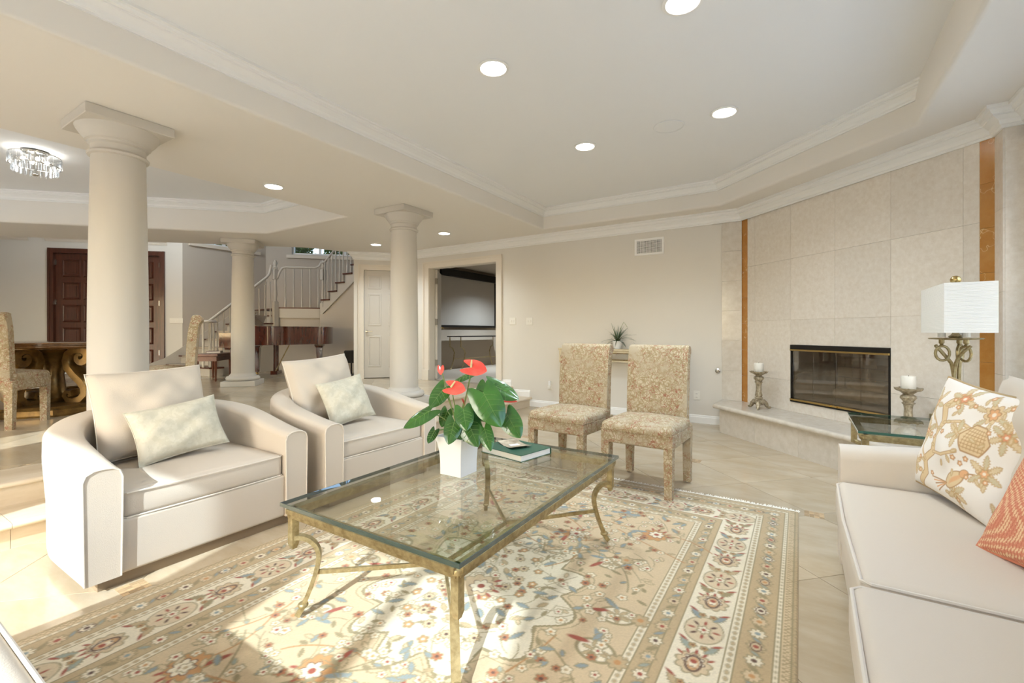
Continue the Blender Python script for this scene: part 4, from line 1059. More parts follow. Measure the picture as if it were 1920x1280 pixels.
# ---- skirted side chairs
def parsons(label, loc, rz):
    t = thing('dining_chair', label, 'chair', loc, rz, 'tapestry side chairs')
    for sx in (-1, 1):
        for yy in (-.25, .235):
            x = sx*.232
            g_ = G().add([(x+a*q, yy+b_*q, z) for q, z in ((.026, 0), (.031, .4)) for a, b_ in ((-1, -1), (1, -1), (1, 1), (-1, 1))], [(3, 2, 1, 0), (4, 5, 6, 7), (0, 1, 5, 4), (1, 2, 6, 5), (2, 3, 7, 6), (3, 0, 4, 7)])
            g_.build('leg', 'tapestry', t)
    rbox(.528, .55, .095, .012).xf(Matrix.Translation((0, -.008, .345))).build('apron', 'tapestry', t, 40)
    rbox(.53, .50, .085, .035, .035, 10, .012).xf(Matrix.Translation((0, -.035, .415))).build('seat', 'tapestry', t, 60)
    G().tube([(-.265, -.10, .44), (-.264, -.277, .442), (-.24, -.286, .443), (.24, -.286, .443), (.264, -.277, .442), (.265, -.10, .44)], .004, 6).build('welt', 'tapestry', t)
    pr = [(.175, .35), (.180, .55), (.188, .75), (.205, .92), (.222, .99), (.232, 1.035), (.245, 1.05), (.275, 1.056), (.305, 1.05), (.322, 1.03), (.325, 1.005), (.316, .985), (.300, .965), (.290, .92), (.275, .75), (.262, .55), (.258, .35)]
    n_ = len(pr); g_ = G()
    xs_ = [-.24, -.232, -.15, 0, .15, .232, .24]
    for q, x in enumerate(xs_):
        for (y, z) in pr:
            ins = .006 if q in (0, len(xs_)-1) else 0
            g_.v.append((x, y + (ins if y < .24 else -ins), z - (ins if z > 1.0 else 0)))
    for q in range(len(xs_)-1):
        for j in range(n_): g_.f.append((q*n_+j, q*n_+(j+1) % n_, (q+1)*n_+(j+1) % n_, (q+1)*n_+j))
    g_.f += [tuple(range(n_))[::-1], tuple(range((len(xs_)-1)*n_, len(xs_)*n_))]
    g_.build('backrest', 'tapestry', t, 45)
    return t
pc = parsons('tapestry covered dining chair beside the fireplace, right of the pair', (-.985, 3.52, .009), radians(-3))
dup(pc, (-1.66, 3.60, .009), radians(-5), 'tapestry covered dining chair behind the coffee table, left of the pair')
dup(pc, (-6.33, 1.04, ZR), atan2(.63, -.78)+pi/2, 'tapestry dining chair at the far left edge by the scroll table')
dup(pc, (-5.62, 2.12, ZR), atan2(-.90, -.43)+pi/2, 'tapestry dining chair mostly hidden behind the large column')

# ---- glass side table and lamp beside the sofa
SX0, SX1, SY0, SY1, SZ = .285, .95, 3.30, 4.02, .60
stb = thing('side_table', 'square glass side table with brass legs between sofa and hearth', 'table', ((SX0+SX1)/2, (SY0+SY1)/2, 0))
def sb(g_, n_, m_='brass_antique', sm=40): return g_.build(n_, m_, stb, sm, world=True)
sb(G().box(SX0+.002, SX1-.002, SY0+.002, SY1-.002, SZ-.014, SZ), 'glass_top', 'glass_table', None)
sb(G().sweep([(SX0, SY0), (SX1, SY0), (SX1, SY1), (SX0, SY1)], [(0, SZ-.0145), (0, SZ-.0005), (e_, SZ+.0004), (e_, SZ-.015), (0, SZ-.0145)], True), 'glass_edge', 'glass_edge', None)
for xa, ya, xb, yb_ in ((SX0+i_, SY0+i_, SX1-i_, SY0+i_), (SX1-i_, SY0+i_, SX1-i_, SY1-i_), (SX1-i_, SY1-i_, SX0+i_, SY1-i_), (SX0+i_, SY1-i_, SX0+i_, SY0+i_)):
    sb(G().bar((xa, ya, SZ-.032), (xb, yb_, SZ-.032), .042, .018).bar((xa, ya, SZ-.050), (xb, yb_, SZ-.050), .026, .016), 'rail')
for sx, xx in ((1, SX0+.036), (-1, SX1-.036)):
    for sy, yy in ((1, SY0+.036), (-1, SY1-.036)):
        dx, dy = sx*R2, sy*R2
        sb(G().lathe([(.012, SZ-.056), (.028, SZ-.05), (.030, SZ-.042), (.028, SZ-.034), (.014, SZ-.028)], 14, xx, yy).tube([(xx, yy, SZ-.05), (xx, yy, SZ-.20)], .024, 4), 'leg')
        sb(G().tube([(xx, yy, SZ-.19), (xx+dx*.05, yy+dy*.05, SZ-.20), (xx+dx*.085, yy+dy*.085, SZ-.235), (xx+dx*.09, yy+dy*.09, SZ-.28), (xx+dx*.06, yy+dy*.06, SZ-.40), (xx+dx*.03, yy+dy*.03, .0)], .018, 6), 'scroll')
# ---- table lamp on the side table
LX, LY = .825, 3.90
lp = thing('table_lamp', 'brass scroll lamp with white rectangular shade on the side table', 'lamp', (LX, LY, SZ))
def lb(g_, n_, m_='brass_antique', sm=45): return g_.build(n_, m_, lp, sm)
lb(G().bbox(-.105, .105, -.105, .105, 0.001, .035, .004).bbox(-.07, .07, -.07, .07, .035, .085, .004), 'base')
for k in range(3):
    a0 = k*2*pi/3+.6; P_ = []
    for q in range(19):
        u = q/18; a = a0+u*2.6; r_ = .05-.035*sin(u*pi)**.8 + .045*max(0, u-.72)/.28
        P_.append((r_*cos(a), r_*sin(a), .085+u*.40))
    lb(G().tube(P_, .010, 6), 'twisted_rod')
    ax = a0+2.6; lc = Vector((.062*cos(ax), .062*sin(ax), .435)); ring = []
    for q in range(15):
        a = 2*pi*q/15; ring.append((lc.x+.034*cos(a)*cos(ax), lc.y+.034*cos(a)*sin(ax), lc.z+.046*sin(a)))
    lb(G().tube(ring, .008, 6, True), 'loop')
    lb(G().lathe([(.006, .478), (.012, .484), (.008, .492), (.014, .5), (.014, .525)], 12, .066*cos(ax), .066*sin(ax)), 'finial')
    lb(G().lathe([(.02, .537), (.02, .565)], 14, .066*cos(ax), .066*sin(ax)), 'candle_cup', 'candle')
n_ = 32; g_ = G()
g_.v = [(q*cos(2*pi*k/n_)*(1+.09*cos(4*2*pi*k/n_)), q*sin(2*pi*k/n_)*(1+.09*cos(4*2*pi*k/n_)), z) for q, z in ((.02, .518), (.115, .524), (.122, .531), (.115, .533), (.02, .530)) for k in range(n_)]
g_.f = [(i*n_+k, i*n_+(k+1) % n_, (i+1)*n_+(k+1) % n_, (i+1)*n_+k) for i in range(4) for k in range(n_)]
lb(g_, 'drip_plate')
lb(G().lathe([(.03, .531), (.036, .542), (.02, .556), (.014, .57), (.014, .60)], 16), 'stem')
lb(G().tube([(0, 0, .59), (0, 0, .885)], .005, 8).bar((-.1, 0, .846), (.1, 0, .846), .006, .004), 'harp', 'brass')
lb(G().sphere((0, 0, .895), .027, 16, 10).lathe([(.008, .856), (.014, .866), (.01, .872)], 12), 'top_finial', 'brass', 60)
sw, sl_, z0, z1 = .1125, .30, .565, .856
g_ = G().sweep([(-sw, -sl_), (sw, -sl_), (sw, sl_), (-sw, sl_)], [(0, z0), (0, z1), (.003, z1), (.003, z0), (0, z0)], True)
lb(g_, 'lamp_shade', 'shade', None)

# ---- candlesticks on the hearth
def candlestick(label, loc):
    t = thing('candlestick', label, 'candlestick', loc, 0, 'ornate candlesticks on the hearth')
    for k in range(3):
        a = k*2*pi/3+.5; P_ = [(r_*cos(a), r_*sin(a), z) for r_, z in ((.02, .08), (.05, .078), (.078, .055), (.092, .026), (.108, .014), (.128, .018))]
        G().tube(P_, [.026, .03, .024, .018, .014, .011], 8).build('foot', 'bronze_candle', t, 60)
    G().lathe([(.016, .04), (.055, .055), (.066, .075), (.046, .098), (.03, .112), (.042, .118), (.042, .126), (.028, .135)], 18).build('base', 'bronze_candle', t, 60)
    pr = [(.028, .13), (.036, .15), (.027, .19), (.025, .25), (.030, .285), (.042, .295), (.030, .305), (.036, .315), (.050, .335), (.047, .352), (.028, .365), (.04, .375), (.055, .388)]
    n_ = 24; g_ = G(); g_.v = [(r_*(1+.06*cos(8*2*pi*k/n_))*cos(2*pi*k/n_), r_*(1+.06*cos(8*2*pi*k/n_))*sin(2*pi*k/n_), z) for r_, z in pr for k in range(n_)]
    g_.f = [(i*n_+k, i*n_+(k+1) % n_, (i+1)*n_+(k+1) % n_, (i+1)*n_+k) for i in range(len(pr)-1) for k in range(n_)]
    g_.build('stem', 'bronze_candle', t, 60)
    n_ = 40; pr = [(.03, .38), (.07, .392), (.084, .40), (.088, .412), (.08, .414), (.05, .405), (.01, .405)]
    g_ = G(); g_.v = [(r_*(1+(.07*cos(10*2*pi*k/n_) if r_ > .06 else 0))*cos(2*pi*k/n_), r_*(1+(.07*cos(10*2*pi*k/n_) if r_ > .06 else 0))*sin(2*pi*k/n_), z + (.005*cos(10*2*pi*k/n_) if r_ > .08 else 0)) for r_, z in pr for k in range(n_)]
    g_.f = [(i*n_+k, i*n_+(k+1) % n_, (i+1)*n_+(k+1) % n_, (i+1)*n_+k) for i in range(len(pr)-1) for k in range(n_)]
    g_.build('drip_pan', 'bronze_candle', t, 50)
    return t
def candle(label, loc):
    t = thing('candle', label, 'candle', loc, 0, 'white candles on the hearth')
    G().lathe([(.044, 0), (.047, .004), (.047, .097), (.044, .101), (.03, .098), (.005, .096)], 28).build('wax', 'candle', t, 50)
    G().tube([(0, 0, .094), (.001, 0, .108)], .0015, 5).build('wick', 'black_metal', t)
k1 = (-.385, 5.735, .32); k2 = (.715, 4.655, .32)
cs = candlestick('antique candlestick with three scroll feet at the left end of the hearth', k1)
dup(cs, k2, .8, 'antique candlestick partly hidden behind the glass side table')
candle('white pillar candle on the candlestick left of the firebox', (k1[0], k1[1], k1[2]+.4055)); candle('white pillar candle on the candlestick right of the firebox', (k2[0], k2[1], k2[2]+.4055))

# ---- pillows on the sofa: printed and woven covers
def canvas(w_, h_, n_):
    global RW, RL, NX, NY, XX, YY, cv, PX
    RW, RL, NX, NY = w_, h_, n_, n_; XX, YY = np.meshgrid(np.linspace(0, w_, n_), np.linspace(0, h_, n_)); cv = np.zeros((n_, n_, 3)); PX = w_/n_
def printed(name, w_, h_, t_, m_, label, loc, face, lean, roll, col, n_, rim, seed=2, group=None):
    t = thing(name, label, 'pillow', loc, 0, group)
    M_ = Matrix.Rotation(radians(face)+pi/2, 4, 'Z') @ Matrix.Rotation(-radians(lean), 4, 'X') @ Matrix.Translation((0, 0, h_/2)) @ Matrix.Rotation(radians(roll), 4, 'Y') @ Matrix.Translation((0, 0, -h_/2))
    o = pillow(w_, h_, t_, n_-1, .07, seed, .006).xf(M_).build('cover', m_, t, 80)
    ca = o.data.color_attributes.new('weave', 'FLOAT_COLOR', 'POINT')
    c4 = np.concatenate([np.clip(col, 0, 1), np.ones(col.shape[:2]+(1,))], -1).reshape(-1, 4)
    ca.data.foreach_set('color', np.concatenate([c4, c4]).reshape(-1).astype(np.float32))
    G().tube(pillow_rim(w_, h_, .07), .006, 6, True).xf(M_).build('cord_edge', rim, t, 80)
    return t
canvas(.56, .52, 200)
BG, PO, PT, PB, PD = [s2l(c) for c in ('#F2E9DE', '#E2AC7C', '#D9BC90', '#C49C6C', '#B98F64')]
cv[:] = BG
OLIVE = s2l('#C9A878'); TAN2 = s2l('#DFC9A2'); TEAL = s2l('#D2C29E'); BLUE = s2l('#C9B48E'); CREAM = s2l('#F3E3CC'); ORANGE = PO; RUST = s2l('#DD9A72'); BROWN = PD; TAN = s2l('#E2C79C')
trunk = [(.10, .02), (.14, .08), (.13, .14), (.18, .19), (.16, .26), (.19, .33), (.17, .40), (.23, .47)]
pline(trunk, .036, PD); pline(trunk, .028, TAN)
for a, b_, c_ in (((.13, .14), (.07, .20), (.05, .28)), ((.18, .19), (.26, .20), (.33, .24)), ((.16, .26), (.10, .33), (.05, .38)), ((.19, .33), (.28, .36), (.40, .33))): pline([a, b_, c_], .014, PD); pline([a, b_, c_], .009, TAN)
for k, (x, y, r_) in enumerate(((.07, .40, .05), (.24, .46, .045), (.40, .43, .06), (.06, .26, .035), (.46, .20, .04), (.36, .07, .03), (.30, .31, .032), (.50, .36, .04), (.04, .10, .03))):
    r_ *= .8; flower(x, y, r_, 8, PO if k % 2 else TAN, PD, RUST, k, .002, .3); flower(x, y, r_*.6, 6, RUST if k % 2 else PO, PD, CREAM, k+.5, .003)
    for q in range(6): leaf2(x+r_*1.35*cos(q+k), y+r_*1.35*sin(q+k), .06, .011, q+k, TAN2 if q % 2 else TEAL, OLIVE)
for r_, c_ in ((.062, PD), (.056, TAN)):
    s_ = win(.385, .31, .1); dx, dy = XX[s_]-.385, YY[s_]-.31; d = np.maximum(np.abs(dx)*.87+np.abs(dy)*.5, np.abs(dy))-r_; put(s_, -d/PX+.5, c_)
for k in range(-3, 4): pline([(.34, .31+k*.014), (.43, .31+k*.014)], .003, PD); pline([(.385+k*.013, .265), (.385+k*.013, .355)], .003, PB)
ell(.34, .12, .060, .032, .7, TAN); ell(.34, .12, .060, .032, .7, PD, .004); ell(.385, .165, .022, .017, .3, PO); ell(.385, .165, .022, .017, .3, PD, .003); pline([(.40, .172), (.425, .18)], .006, PD)
for k in range(5): pline([(.30, .09), (.24-.012*k, .03+.012*k)], .006, PO if k % 2 else PD)
for k in range(5): ell(.335+.008*k, .115+.006*k, .03, .008, .9, PO, 0, .5)
for k in range(60):
    x, y = random.uniform(.02, .54), random.uniform(.02, .5)
    if k % 3: leaf2(x, y, .035, .006, k, TAN2, OLIVE)
    else: flower(x, y, .011, 5, PO, PD, CREAM, k, .002)
printed('throw_pillow', .56, .485, .16, 'chintz', 'cream pillow printed with orange blossoms, branches and a bird on the sofa', (.520, 2.43, .482), -163.5, 13, 4, cv.copy(), 200, 'cord_trim')
canvas(.46, .44, 150)
aa = np.hypot(XX-.52, YY+.02); ph = aa/.0095; ring = np.floor(ph); th = np.arctan2(YY+.02, XX-.52)*aa/.012
m1 = ((th + ring*.5) % 1) < .42; m2 = np.abs(ph % 1-.5) < .36
cv[:] = s2l('#D88A6C'); cv[m1 & m2] = s2l('#EBC79C'); cv[~m2] = s2l('#C77558')
printed('throw_pillow', .46, .44, .15, 'coral_weave', 'coral pillow woven in concentric arcs at the right edge of the sofa', (.592, 1.845, .476), -152, 26, 0, cv.copy(), 150, 'coral')

# ---- anthurium in white pot
PXC, PYC = -1.408, 1.747
an = thing('potted_anthurium', 'anthurium with glossy leaves and red flowers in white square pot', 'plant', (PXC, PYC, TZ))
def awb(g_, n_, m_, sm=60): return g_.build(n_, m_, an, sm, world=True)
g_ = G(); prf = [(.0625, .0), (.063, .06), (.066, .11), (.073, .15), (.083, .184), (.077, .184), (.070, .15), (.065, .12)]
for h_, z in prf: g_.v += [(PXC+sx*h_, PYC+sy*h_, TZ+.001+z) for sx, sy in ((-1, -1), (1, -1), (1, 1), (-1, 1))]
for i in range(len(prf)-1):
    for j in range(4): g_.f.append((i*4+j, i*4+(j+1) % 4, (i+1)*4+(j+1) % 4, (i+1)*4+j))
g_.f.append((3, 2, 1, 0)); awb(g_, 'pot', 'white_ceramic', 25)
awb(G().box(PXC-.07, PXC+.07, PYC-.07, PYC+.07, TZ+.14, TZ+.165), 'soil', 'soil', None)
VIEW = Vector((0, 0, CAMH))
def heart(B, T, hw, nrm, fold=.22, droop=.10, n_=10, m_=12, lob=.33, cup=0.0):
    B, T = Vector(B), Vector(T); y = (T-B); L_ = y.length; y.normalize(); z = (nrm - y*nrm.dot(y)).normalized(); x = y.cross(z); g_ = G()
    for j in range(m_+1):
        t = j/m_; w_ = hw*((1-t)**.85)*(.72+1.35*t)
        for i in range(-n_//2, n_//2+1):
            s_ = i/(n_//2); yy = t*L_ - lob*L_*(1-t)**3*(1-(1-abs(s_))**1.6)*(1.0 if abs(s_) < .75 else 1.0-(abs(s_)-.75)*1.6)
            zz = -fold*abs(s_)*w_*.6 + .10*w_*sin(abs(s_)*pi) - droop*L_*t*t + cup*w_*s_*s_ + .012*w_*sin(t*22)*abs(s_)
            g_.v.append(tuple(B + x*(s_*w_) + y*yy + z*zz))
    N = n_+1
    g_.f = [(j*N+i, j*N+i+1, (j+1)*N+i+1, (j+1)*N+i) for j in range(m_) for i in range(n_)]
    return g_, (x, y, z, L_, B)
def vein(fr, hw, fold, droop):
    x, y, z, L_, B = fr; pts = [B + y*(L_*t) + z*(-droop*L_*t*t+.0012) for t in [k/8*.95 for k in range(9)]]
    g_ = G().tube(pts, [.0018*(1-.8*k/8) for k in range(9)], 5)
    for t in (.05, .2, .36, .52):
        w_ = hw*((1-t)**.85)*(.72+1.35*t)
        for s_ in (-1, 1):
            g_.tube([B + y*(L_*(t+.16*q)) + x*(s_*w_*.8*q) + z*(-fold*q*.8*w_*.6 + .10*w_*sin(.8*q*pi) - droop*L_*(t+.16*q)**2 + .0012) for q in (0, .35, .7, 1)], .0008, 4)
    return g_
mat('leaf_vein', '#6F9448', 0.35)
def zp(zx, zy, d): return atd(740+zx/4, 640+zy/4, d)
SOIL = Vector((PXC, PYC, TZ+.16))
LEAVES = [(665, 385, 803, 640, 122, 2.06, .3), (715, 318, 935, 425, 92, 2.16, .5), (838, 545, 945, 722, 84, 2.12, .1), (575, 240, 415, 312, 52, 2.32, .9), (372, 345, 262, 495, 66, 2.20, .2),
          (268, 520, 60, 642, 74, 2.16, .6), (515, 508, 540, 668, 72, 2.03, .2), (448, 600, 402, 772, 66, 2.06, .1), (545, 590, 628, 790, 92, 2.08, .1), (672, 650, 722, 822, 56, 2.07, .1),
          (300, 668, 250, 762, 34, 2.12, .1), (395, 520, 352, 640, 48, 2.28, .1), (610, 480, 700, 600, 62, 2.22, .4), (500, 690, 520, 745, 36, 2.15, .3), (690, 330, 640, 470, 70, 2.26, .3)]
for k, (bx, by, tx, ty, hw, d, up) in enumerate(LEAVES):
    B = zp(bx, by, d+.02); T = zp(tx, ty, d-.03); w_ = hw*.25*d/FPX*1.22
    nrm = ((VIEW-B).normalized()*(1.15-up) + Vector((0, 0, 1))*(up+.35)).normalized()
    g_, fr = heart(B, T, w_, nrm, .25, .06)
    lo = awb(g_, 'leaf', 'leaf', 70)
    vo_ = vein(fr, w_, .25, .06).build('vein', 'leaf_vein', lo); vo_.location = -an.location
    mid = (SOIL+B)/2 + Vector((0, 0, .03)); st0 = SOIL + Vector(((k % 5-2)*.012, (k % 3-1)*.015, 0))
    awb(G().tube([st0, st0.lerp(mid, .5)+Vector((0, 0, .015)), mid, mid.lerp(B, .6), B], .0028, 6), 'stalk', 'stem')
for k, (bx, by, tx, ty, hw, d, sx, sy) in enumerate(((588, 190, 668, 232, 62, 2.18, 578, 138), (430, 342, 520, 378, 58, 2.14, 452, 300), (345, 195, 345, 248, 30, 2.20, 345, 190), (830, 442, 918, 446, 20, 2.24, 826, 430), (520, 455, 505, 430, 22, 2.2, 540, 470))):
    B = zp(bx, by, d); T = zp(tx, ty, d-.03); w_ = hw*.25*d/FPX
    nrm = ((VIEW-B).normalized()*1.0 + Vector((0, 0, 1))*.55).normalized()
    if k == 0:
        g_, fr = heart(zp(575, 195, d), zp(690, 215, d-.02), w_*1.3, nrm, -.15, .12, 10, 12, .75)
    elif k == 1:
        g_, fr = heart(zp(425, 345, d), zp(530, 362, d-.02), w_*1.25, nrm, -.15, .12, 10, 12, .6)
    else: g_, fr = heart(B, T, w_, nrm, -.5 if k == 2 else -.1, .1)
    fo = awb(g_, 'spathe', 'spathe', 70)
    if k < 2:
        a = fr[4] + fr[2]*.004; b_ = zp(sx, sy, d-.02); spo = G().tube([a, a.lerp(b_, .5), b_], [.0048, .0045, .003], 8).build('spadix', 'spadix', fo, 60); spo.location = -an.location
    st0 = SOIL + Vector((.01*(k-2), .01, 0)); mid = (SOIL+B)/2+Vector((0, 0, .02))
    awb(G().tube([st0, mid, fr[4] - fr[2]*.003], .0026, 6), 'stalk', 'stem')

# ---- book with a card on the coffee table
bk = thing('book', 'thick green hardcover book on the coffee table', 'book', (-1.362, 2.205, TZ+.001), radians(-11.7))
G().box(-.155, .155, -.125, .125, 0, .003).build('back_cover', 'book_green', bk); G().box(-.155, .155, -.125, .125, .033, .036).build('front_cover', 'book_green', bk)
G().box(-.150, .150, -.120, .119, .003, .033).build('page_block', 'paper', bk); G().box(-.155, .155, .121, .125, .003, .033).build('spine', 'book_green', bk)
cd = thing('photo_card', 'curled landscape photo card lying on the green book', 'card', (-1.385, 2.225, TZ+.0375), radians(-30))
g_ = G()
for j in range(9):
    u = j/8; g_.v += [(-.09+.18*u, s_*.062, .0008+.012*(2*u-1)**2+z) for s_ in (-1, 1) for z in (0, .0006)]
for j in range(8):
    a = j*4; g_.f += [(a+1, a+5, a+7, a+3), (a, a+2, a+6, a+4), (a, a+4, a+5, a+1), (a+2, a+3, a+7, a+6)]
g_.f += [(0, 1, 3, 2), (32, 34, 35, 33)]
g_.build('print', 'photo_print', cd); G().box(-.05, .05, -.03, .03, .0016, .0020).build('caption_panel', 'paper', cd)

# ---- ottoman cut by the bottom left corner
ot = thing('ottoman', 'pale upholstered ottoman cut off by the bottom left corner', 'ottoman', (-1.72, -.075, .009))
rbox(1.30, .74, .36, .05, .015).xf(Matrix.Translation((0, 0, .075))).build('cushion_body', 'fabric', ot, 60)
for sx in (-.55, .55):
    for sy in (-.27, .27): G().lathe([(.02, 0), (.028, .075)], 10, sx, sy).build('leg', 'plinth_wood', ot)
G().tube([(-.62, -.36, .425), (.62, -.36, .425), (.64, -.34, .425), (.64, .34, .425), (.62, .36, .425), (-.62, .36, .425), (-.64, .34, .425), (-.64, -.34, .425)], .005, 6, True).build('welt', 'piping', ot)

# ---- console table with spiky plant on the back wall
co = thing('console_table', 'painted and gilded console table against the back wall', 'table', (-2.13, 6.13, 0))
CW, CD_, CH = .87, .10, .935
G().bbox(-CW, CW, -CD_, CD_, CH-.03, CH, .006).build('table_top', 'console_paint', co)
G().box(-CW+.03, CW-.03, -CD_+.015, CD_-.01, CH-.18, CH-.03).build('apron', 'console_paint', co)
for k in range(3):
    x0 = -CW+.15+k*.49; p_ = G().sweep([(x0, CH-.155), (x0+.46, CH-.155), (x0+.46, CH-.055), (x0, CH-.055)], [(0, 0), (0, .008), (.012, .008), (.012, 0)], True)
    p_.v = [(q[0], -CD_+.015-q[2], q[1]) for q in p_.v]; fr_ = p_.build('drawer_frame', 'gilt', co)
    G().box(x0+.013, x0+.447, -CD_+.010, -CD_+.014, CH-.142, CH-.068).build('mirror_panel', 'mirror', fr_)
for sx in (-1, 1):
    for yy in (-CD_+.04, CD_-.04):
        x = sx*(CW-.055); lg = G().bbox(x-.042, x+.042, yy-.03, yy+.03, CH-.21, CH-.03, .004).build('leg_block', 'console_paint', co)
        G().lathe([(.018, 0), (.028, .01), (.026, .03), (.02, .05), (.023, .07), (.032, CH-.44), (.022, CH-.42), (.036, CH-.40), (.036, CH-.36), (.02, CH-.35), (.034, CH-.30), (.038, CH-.26), (.024, CH-.235), (.036, CH-.21)], 14, x, yy).build('leg', 'console_paint' if 0 else 'gilt', co, 40)
        G().sphere((x, yy-.031, CH-.12), .022, 10, 6, (1, .35, 1.3)).build('medallion', 'gilt', lg)
gp = thing('spiky_houseplant', 'spiky dark green plant in a white pot on the console', 'plant', (-2.14, 6.13, CH))
G().lathe([(.045, 0.001), (.06, .05), (.066, .11), (.058, .11), (.05, .06)], 20).build('pot', 'white_ceramic', gp, 50)
rr = random.Random(5)
for k in range(46):
    a, el, L_ = rr.uniform(0, 2*pi), rr.uniform(.15, 1.25), rr.uniform(.2, .34)
    ca, sa = cos(a), sin(a); g_ = G(); n_ = 6
    for q in range(n_+1):
        u = q/n_; r_ = L_*u*cos(el); z = .10+L_*u*sin(el)-.14*u*u*cos(el); w_ = .009*(1-u)**.7+.0006
        y_ = min(.10, max(-.3, r_*sa)); g_.v += [(r_*ca-sa*w_, y_+ca*w_, z), (r_*ca+sa*w_, y_-ca*w_, z+.002)]
    g_.f = [(q*2, q*2+1, q*2+3, q*2+2) for q in range(n_)]; g_.build('blade', 'grass_leaf', gp)
for k in range(2): G().tube([(.02, 0, .1), (.05, -.01, .28), (.10, -.02, .37), (.13+.02*k, -.02, .33-.03*k)], .0025, 5).build('tendril', 'stem', gp)

# ---- small things on the walls
def plate(name, label, cat, px, py, w_, h_, kind):
    k_ = FW[1]+RT[1]*(px-PCX)/FPX; d = YB/k_; p_ = atd(px, py, d)
    t = thing(name, label, cat, (p_.x, YB, p_.z))
    G().bbox(-w_/2, w_/2, -.008, -.0002, -h_/2, h_/2, .002).build('cover_plate', 'plastic_white', t)
    if kind == 'switch':
        for q in ((-.023, .023) if w_ > .09 else (0,)): G().bbox(q-.008, q+.008, -.014, -.008, -.02, .02, .002).build('toggle', 'plastic_white', t)
    elif kind == 'outlet':
        for zq in (-.022, .022):
            o = G().bbox(-.016, .016, -.011, -.008, zq-.014, zq+.014, .002).build('socket', 'plastic_white', t)
            G().box(-.008, -.005, -.0115, -.011, zq-.006, zq+.006).box(.005, .008, -.0115, -.011, zq-.006, zq+.006).build('slots', 'dark_void', o)
    return t
plate('light_switch', 'white double light switch right of the wide doorway', 'switch', 961.5, 602, .115, .115, 'switch')
plate('light_switch', 'white triple rocker switch further right of the wide doorway', 'switch', 993, 602, .115, .115, 'switch')
plate('power_outlet', 'white wall outlet right of the tapestry chairs', 'outlet', 1306.5, 741, .075, .115, 'outlet')
nl = plate('night_light', 'white plug-in night light left of the console', 'night light', 1031.5, 723, .055, .11, 'x')
G().bbox(-.022, .022, -.04, -.008, -.045, .0, .006).build('housing', 'plastic_white', nl); G().bbox(-.018, .018, -.03, -.008, .005, .075, .006).build('diffuser', 'white_ceramic', nl)
kn = plate('wall_knob', 'small chrome knob on the back wall beside the marble', 'knob', 1346, 695, .04, .04, 'x')
G().lathe([(.028, 0), (.03, .006), (.018, .012), (.014, .03), (.006, .032)], 18).xf(Matrix.Translation((0, -.008, 0)) @ Matrix.Rotation(pi/2, 4, 'X')).build('dial', 'chrome', kn, 50)
vt = thing('air_vent', 'white rectangular air vent grille high on the back wall', 'vent', (-1.735, YB, 2.33))
p_ = G().sweep([(-.20, -.115), (.20, -.115), (.20, .115), (-.20, .115)], [(0, 0), (.004, .012), (.028, .010), (.03, 0)], True); p_.v = [(q[0], -q[2], q[1]) for q in p_.v]
p_.build('frame', 'trim', vt)
G().box(-.172, .172, -.002, -.0005, -.087, .087).build('duct_back', 'dark_void', vt)
g_ = G()
for k in range(22): x = -.168+k*.016; g_.box(x-.0028, x+.0028, -.009, -.004, -.087, .087)
for k in range(11): z = -.08+k*.016; g_.box(-.172, .172, -.007, -.003, z-.0025, z+.0025)
o = g_.build('grille', 'trim', vt); o['kind'] = 'stuff'
sp = thing('light_switch', 'pale switch plate on the entry wall right of the front doors', 'switch', DF @ Vector((-.12, 0, 1.42)), pi/4)
G().bbox(-.13, .13, -.01, -.0005, -.055, .055, .003).build('cover_plate', 'plastic_white', sp)
for k in range(4): G().bbox(-.095+k*.055, -.07+k*.055, -.015, -.01, -.02, .02, .002).build('toggle', 'plastic_white', sp)

# ---- recessed ceiling lights
def downlight(label, p_, r_=.085, watts=LAMP_W):
    t = thing('recessed_light', label, 'ceiling light', p_, 0, 'round recessed ceiling lights')
    G().lathe([(r_, -.0005), (r_*1.25, -.001), (r_*1.27, -.006), (r_*1.05, -.010), (r_, -.006)], 32, caps=False).build('trim_ring', 'trim', t, 40)
    G().lathe([(r_*1.0, -.004), (r_*.98, -.007)], 32).build('diffuser', 'lamp_glow', t)
    ld = bpy.data.lights.new('downlight_beam', 'SPOT'); ld.energy = watts; ld.spot_size = radians(140); ld.spot_blend = .8; ld.shadow_soft_size = .08; ld.color = (.76, .89, 1.0)
    lo = bpy.data.objects.new('downlight_beam', ld); C.objects.link(lo); lo.parent = t; lo.location = (0, 0, -.03); tag(lo, kind='helper')
for px, py, lab in ((1280, 3, 'recessed light cut off by the top edge of the photo'), (925, 127, 'recessed light alone in the middle of the pale ceiling'), (1358, 210, 'recessed light beside the round ceiling speaker'), (1097, 274, 'recessed light in the far part of the pale ceiling')):
    downlight(lab, at(px, py, HC))
for px, py, lab in ((513, 349, 'recessed light in the beam soffit beyond the large column'), (833, 437, 'recessed light in the soffit above the wide doorway'), (705, 458, 'recessed light in the soffit above the white door')):
    downlight(lab, at(px, py, HS), .08)
s_ = thing('ceiling_speaker', 'round flush speaker grille in the pale ceiling', 'speaker', at(1254, 237, HC))
G().lathe([(.125, -.0005), (.13, -.003), (.125, -.007), (.118, -.006)], 36, caps=False).build('rim', 'ceiling', s_, 40); G().lathe([(.119, -.003), (.117, -.005)], 36).build('grille', 'ceiling', s_)

downlight('added unseen ceiling light brightening the screening room', (-5.6, 9.3, 2.719), .08, 170)  # unseen lamp added to lift the dim screening room
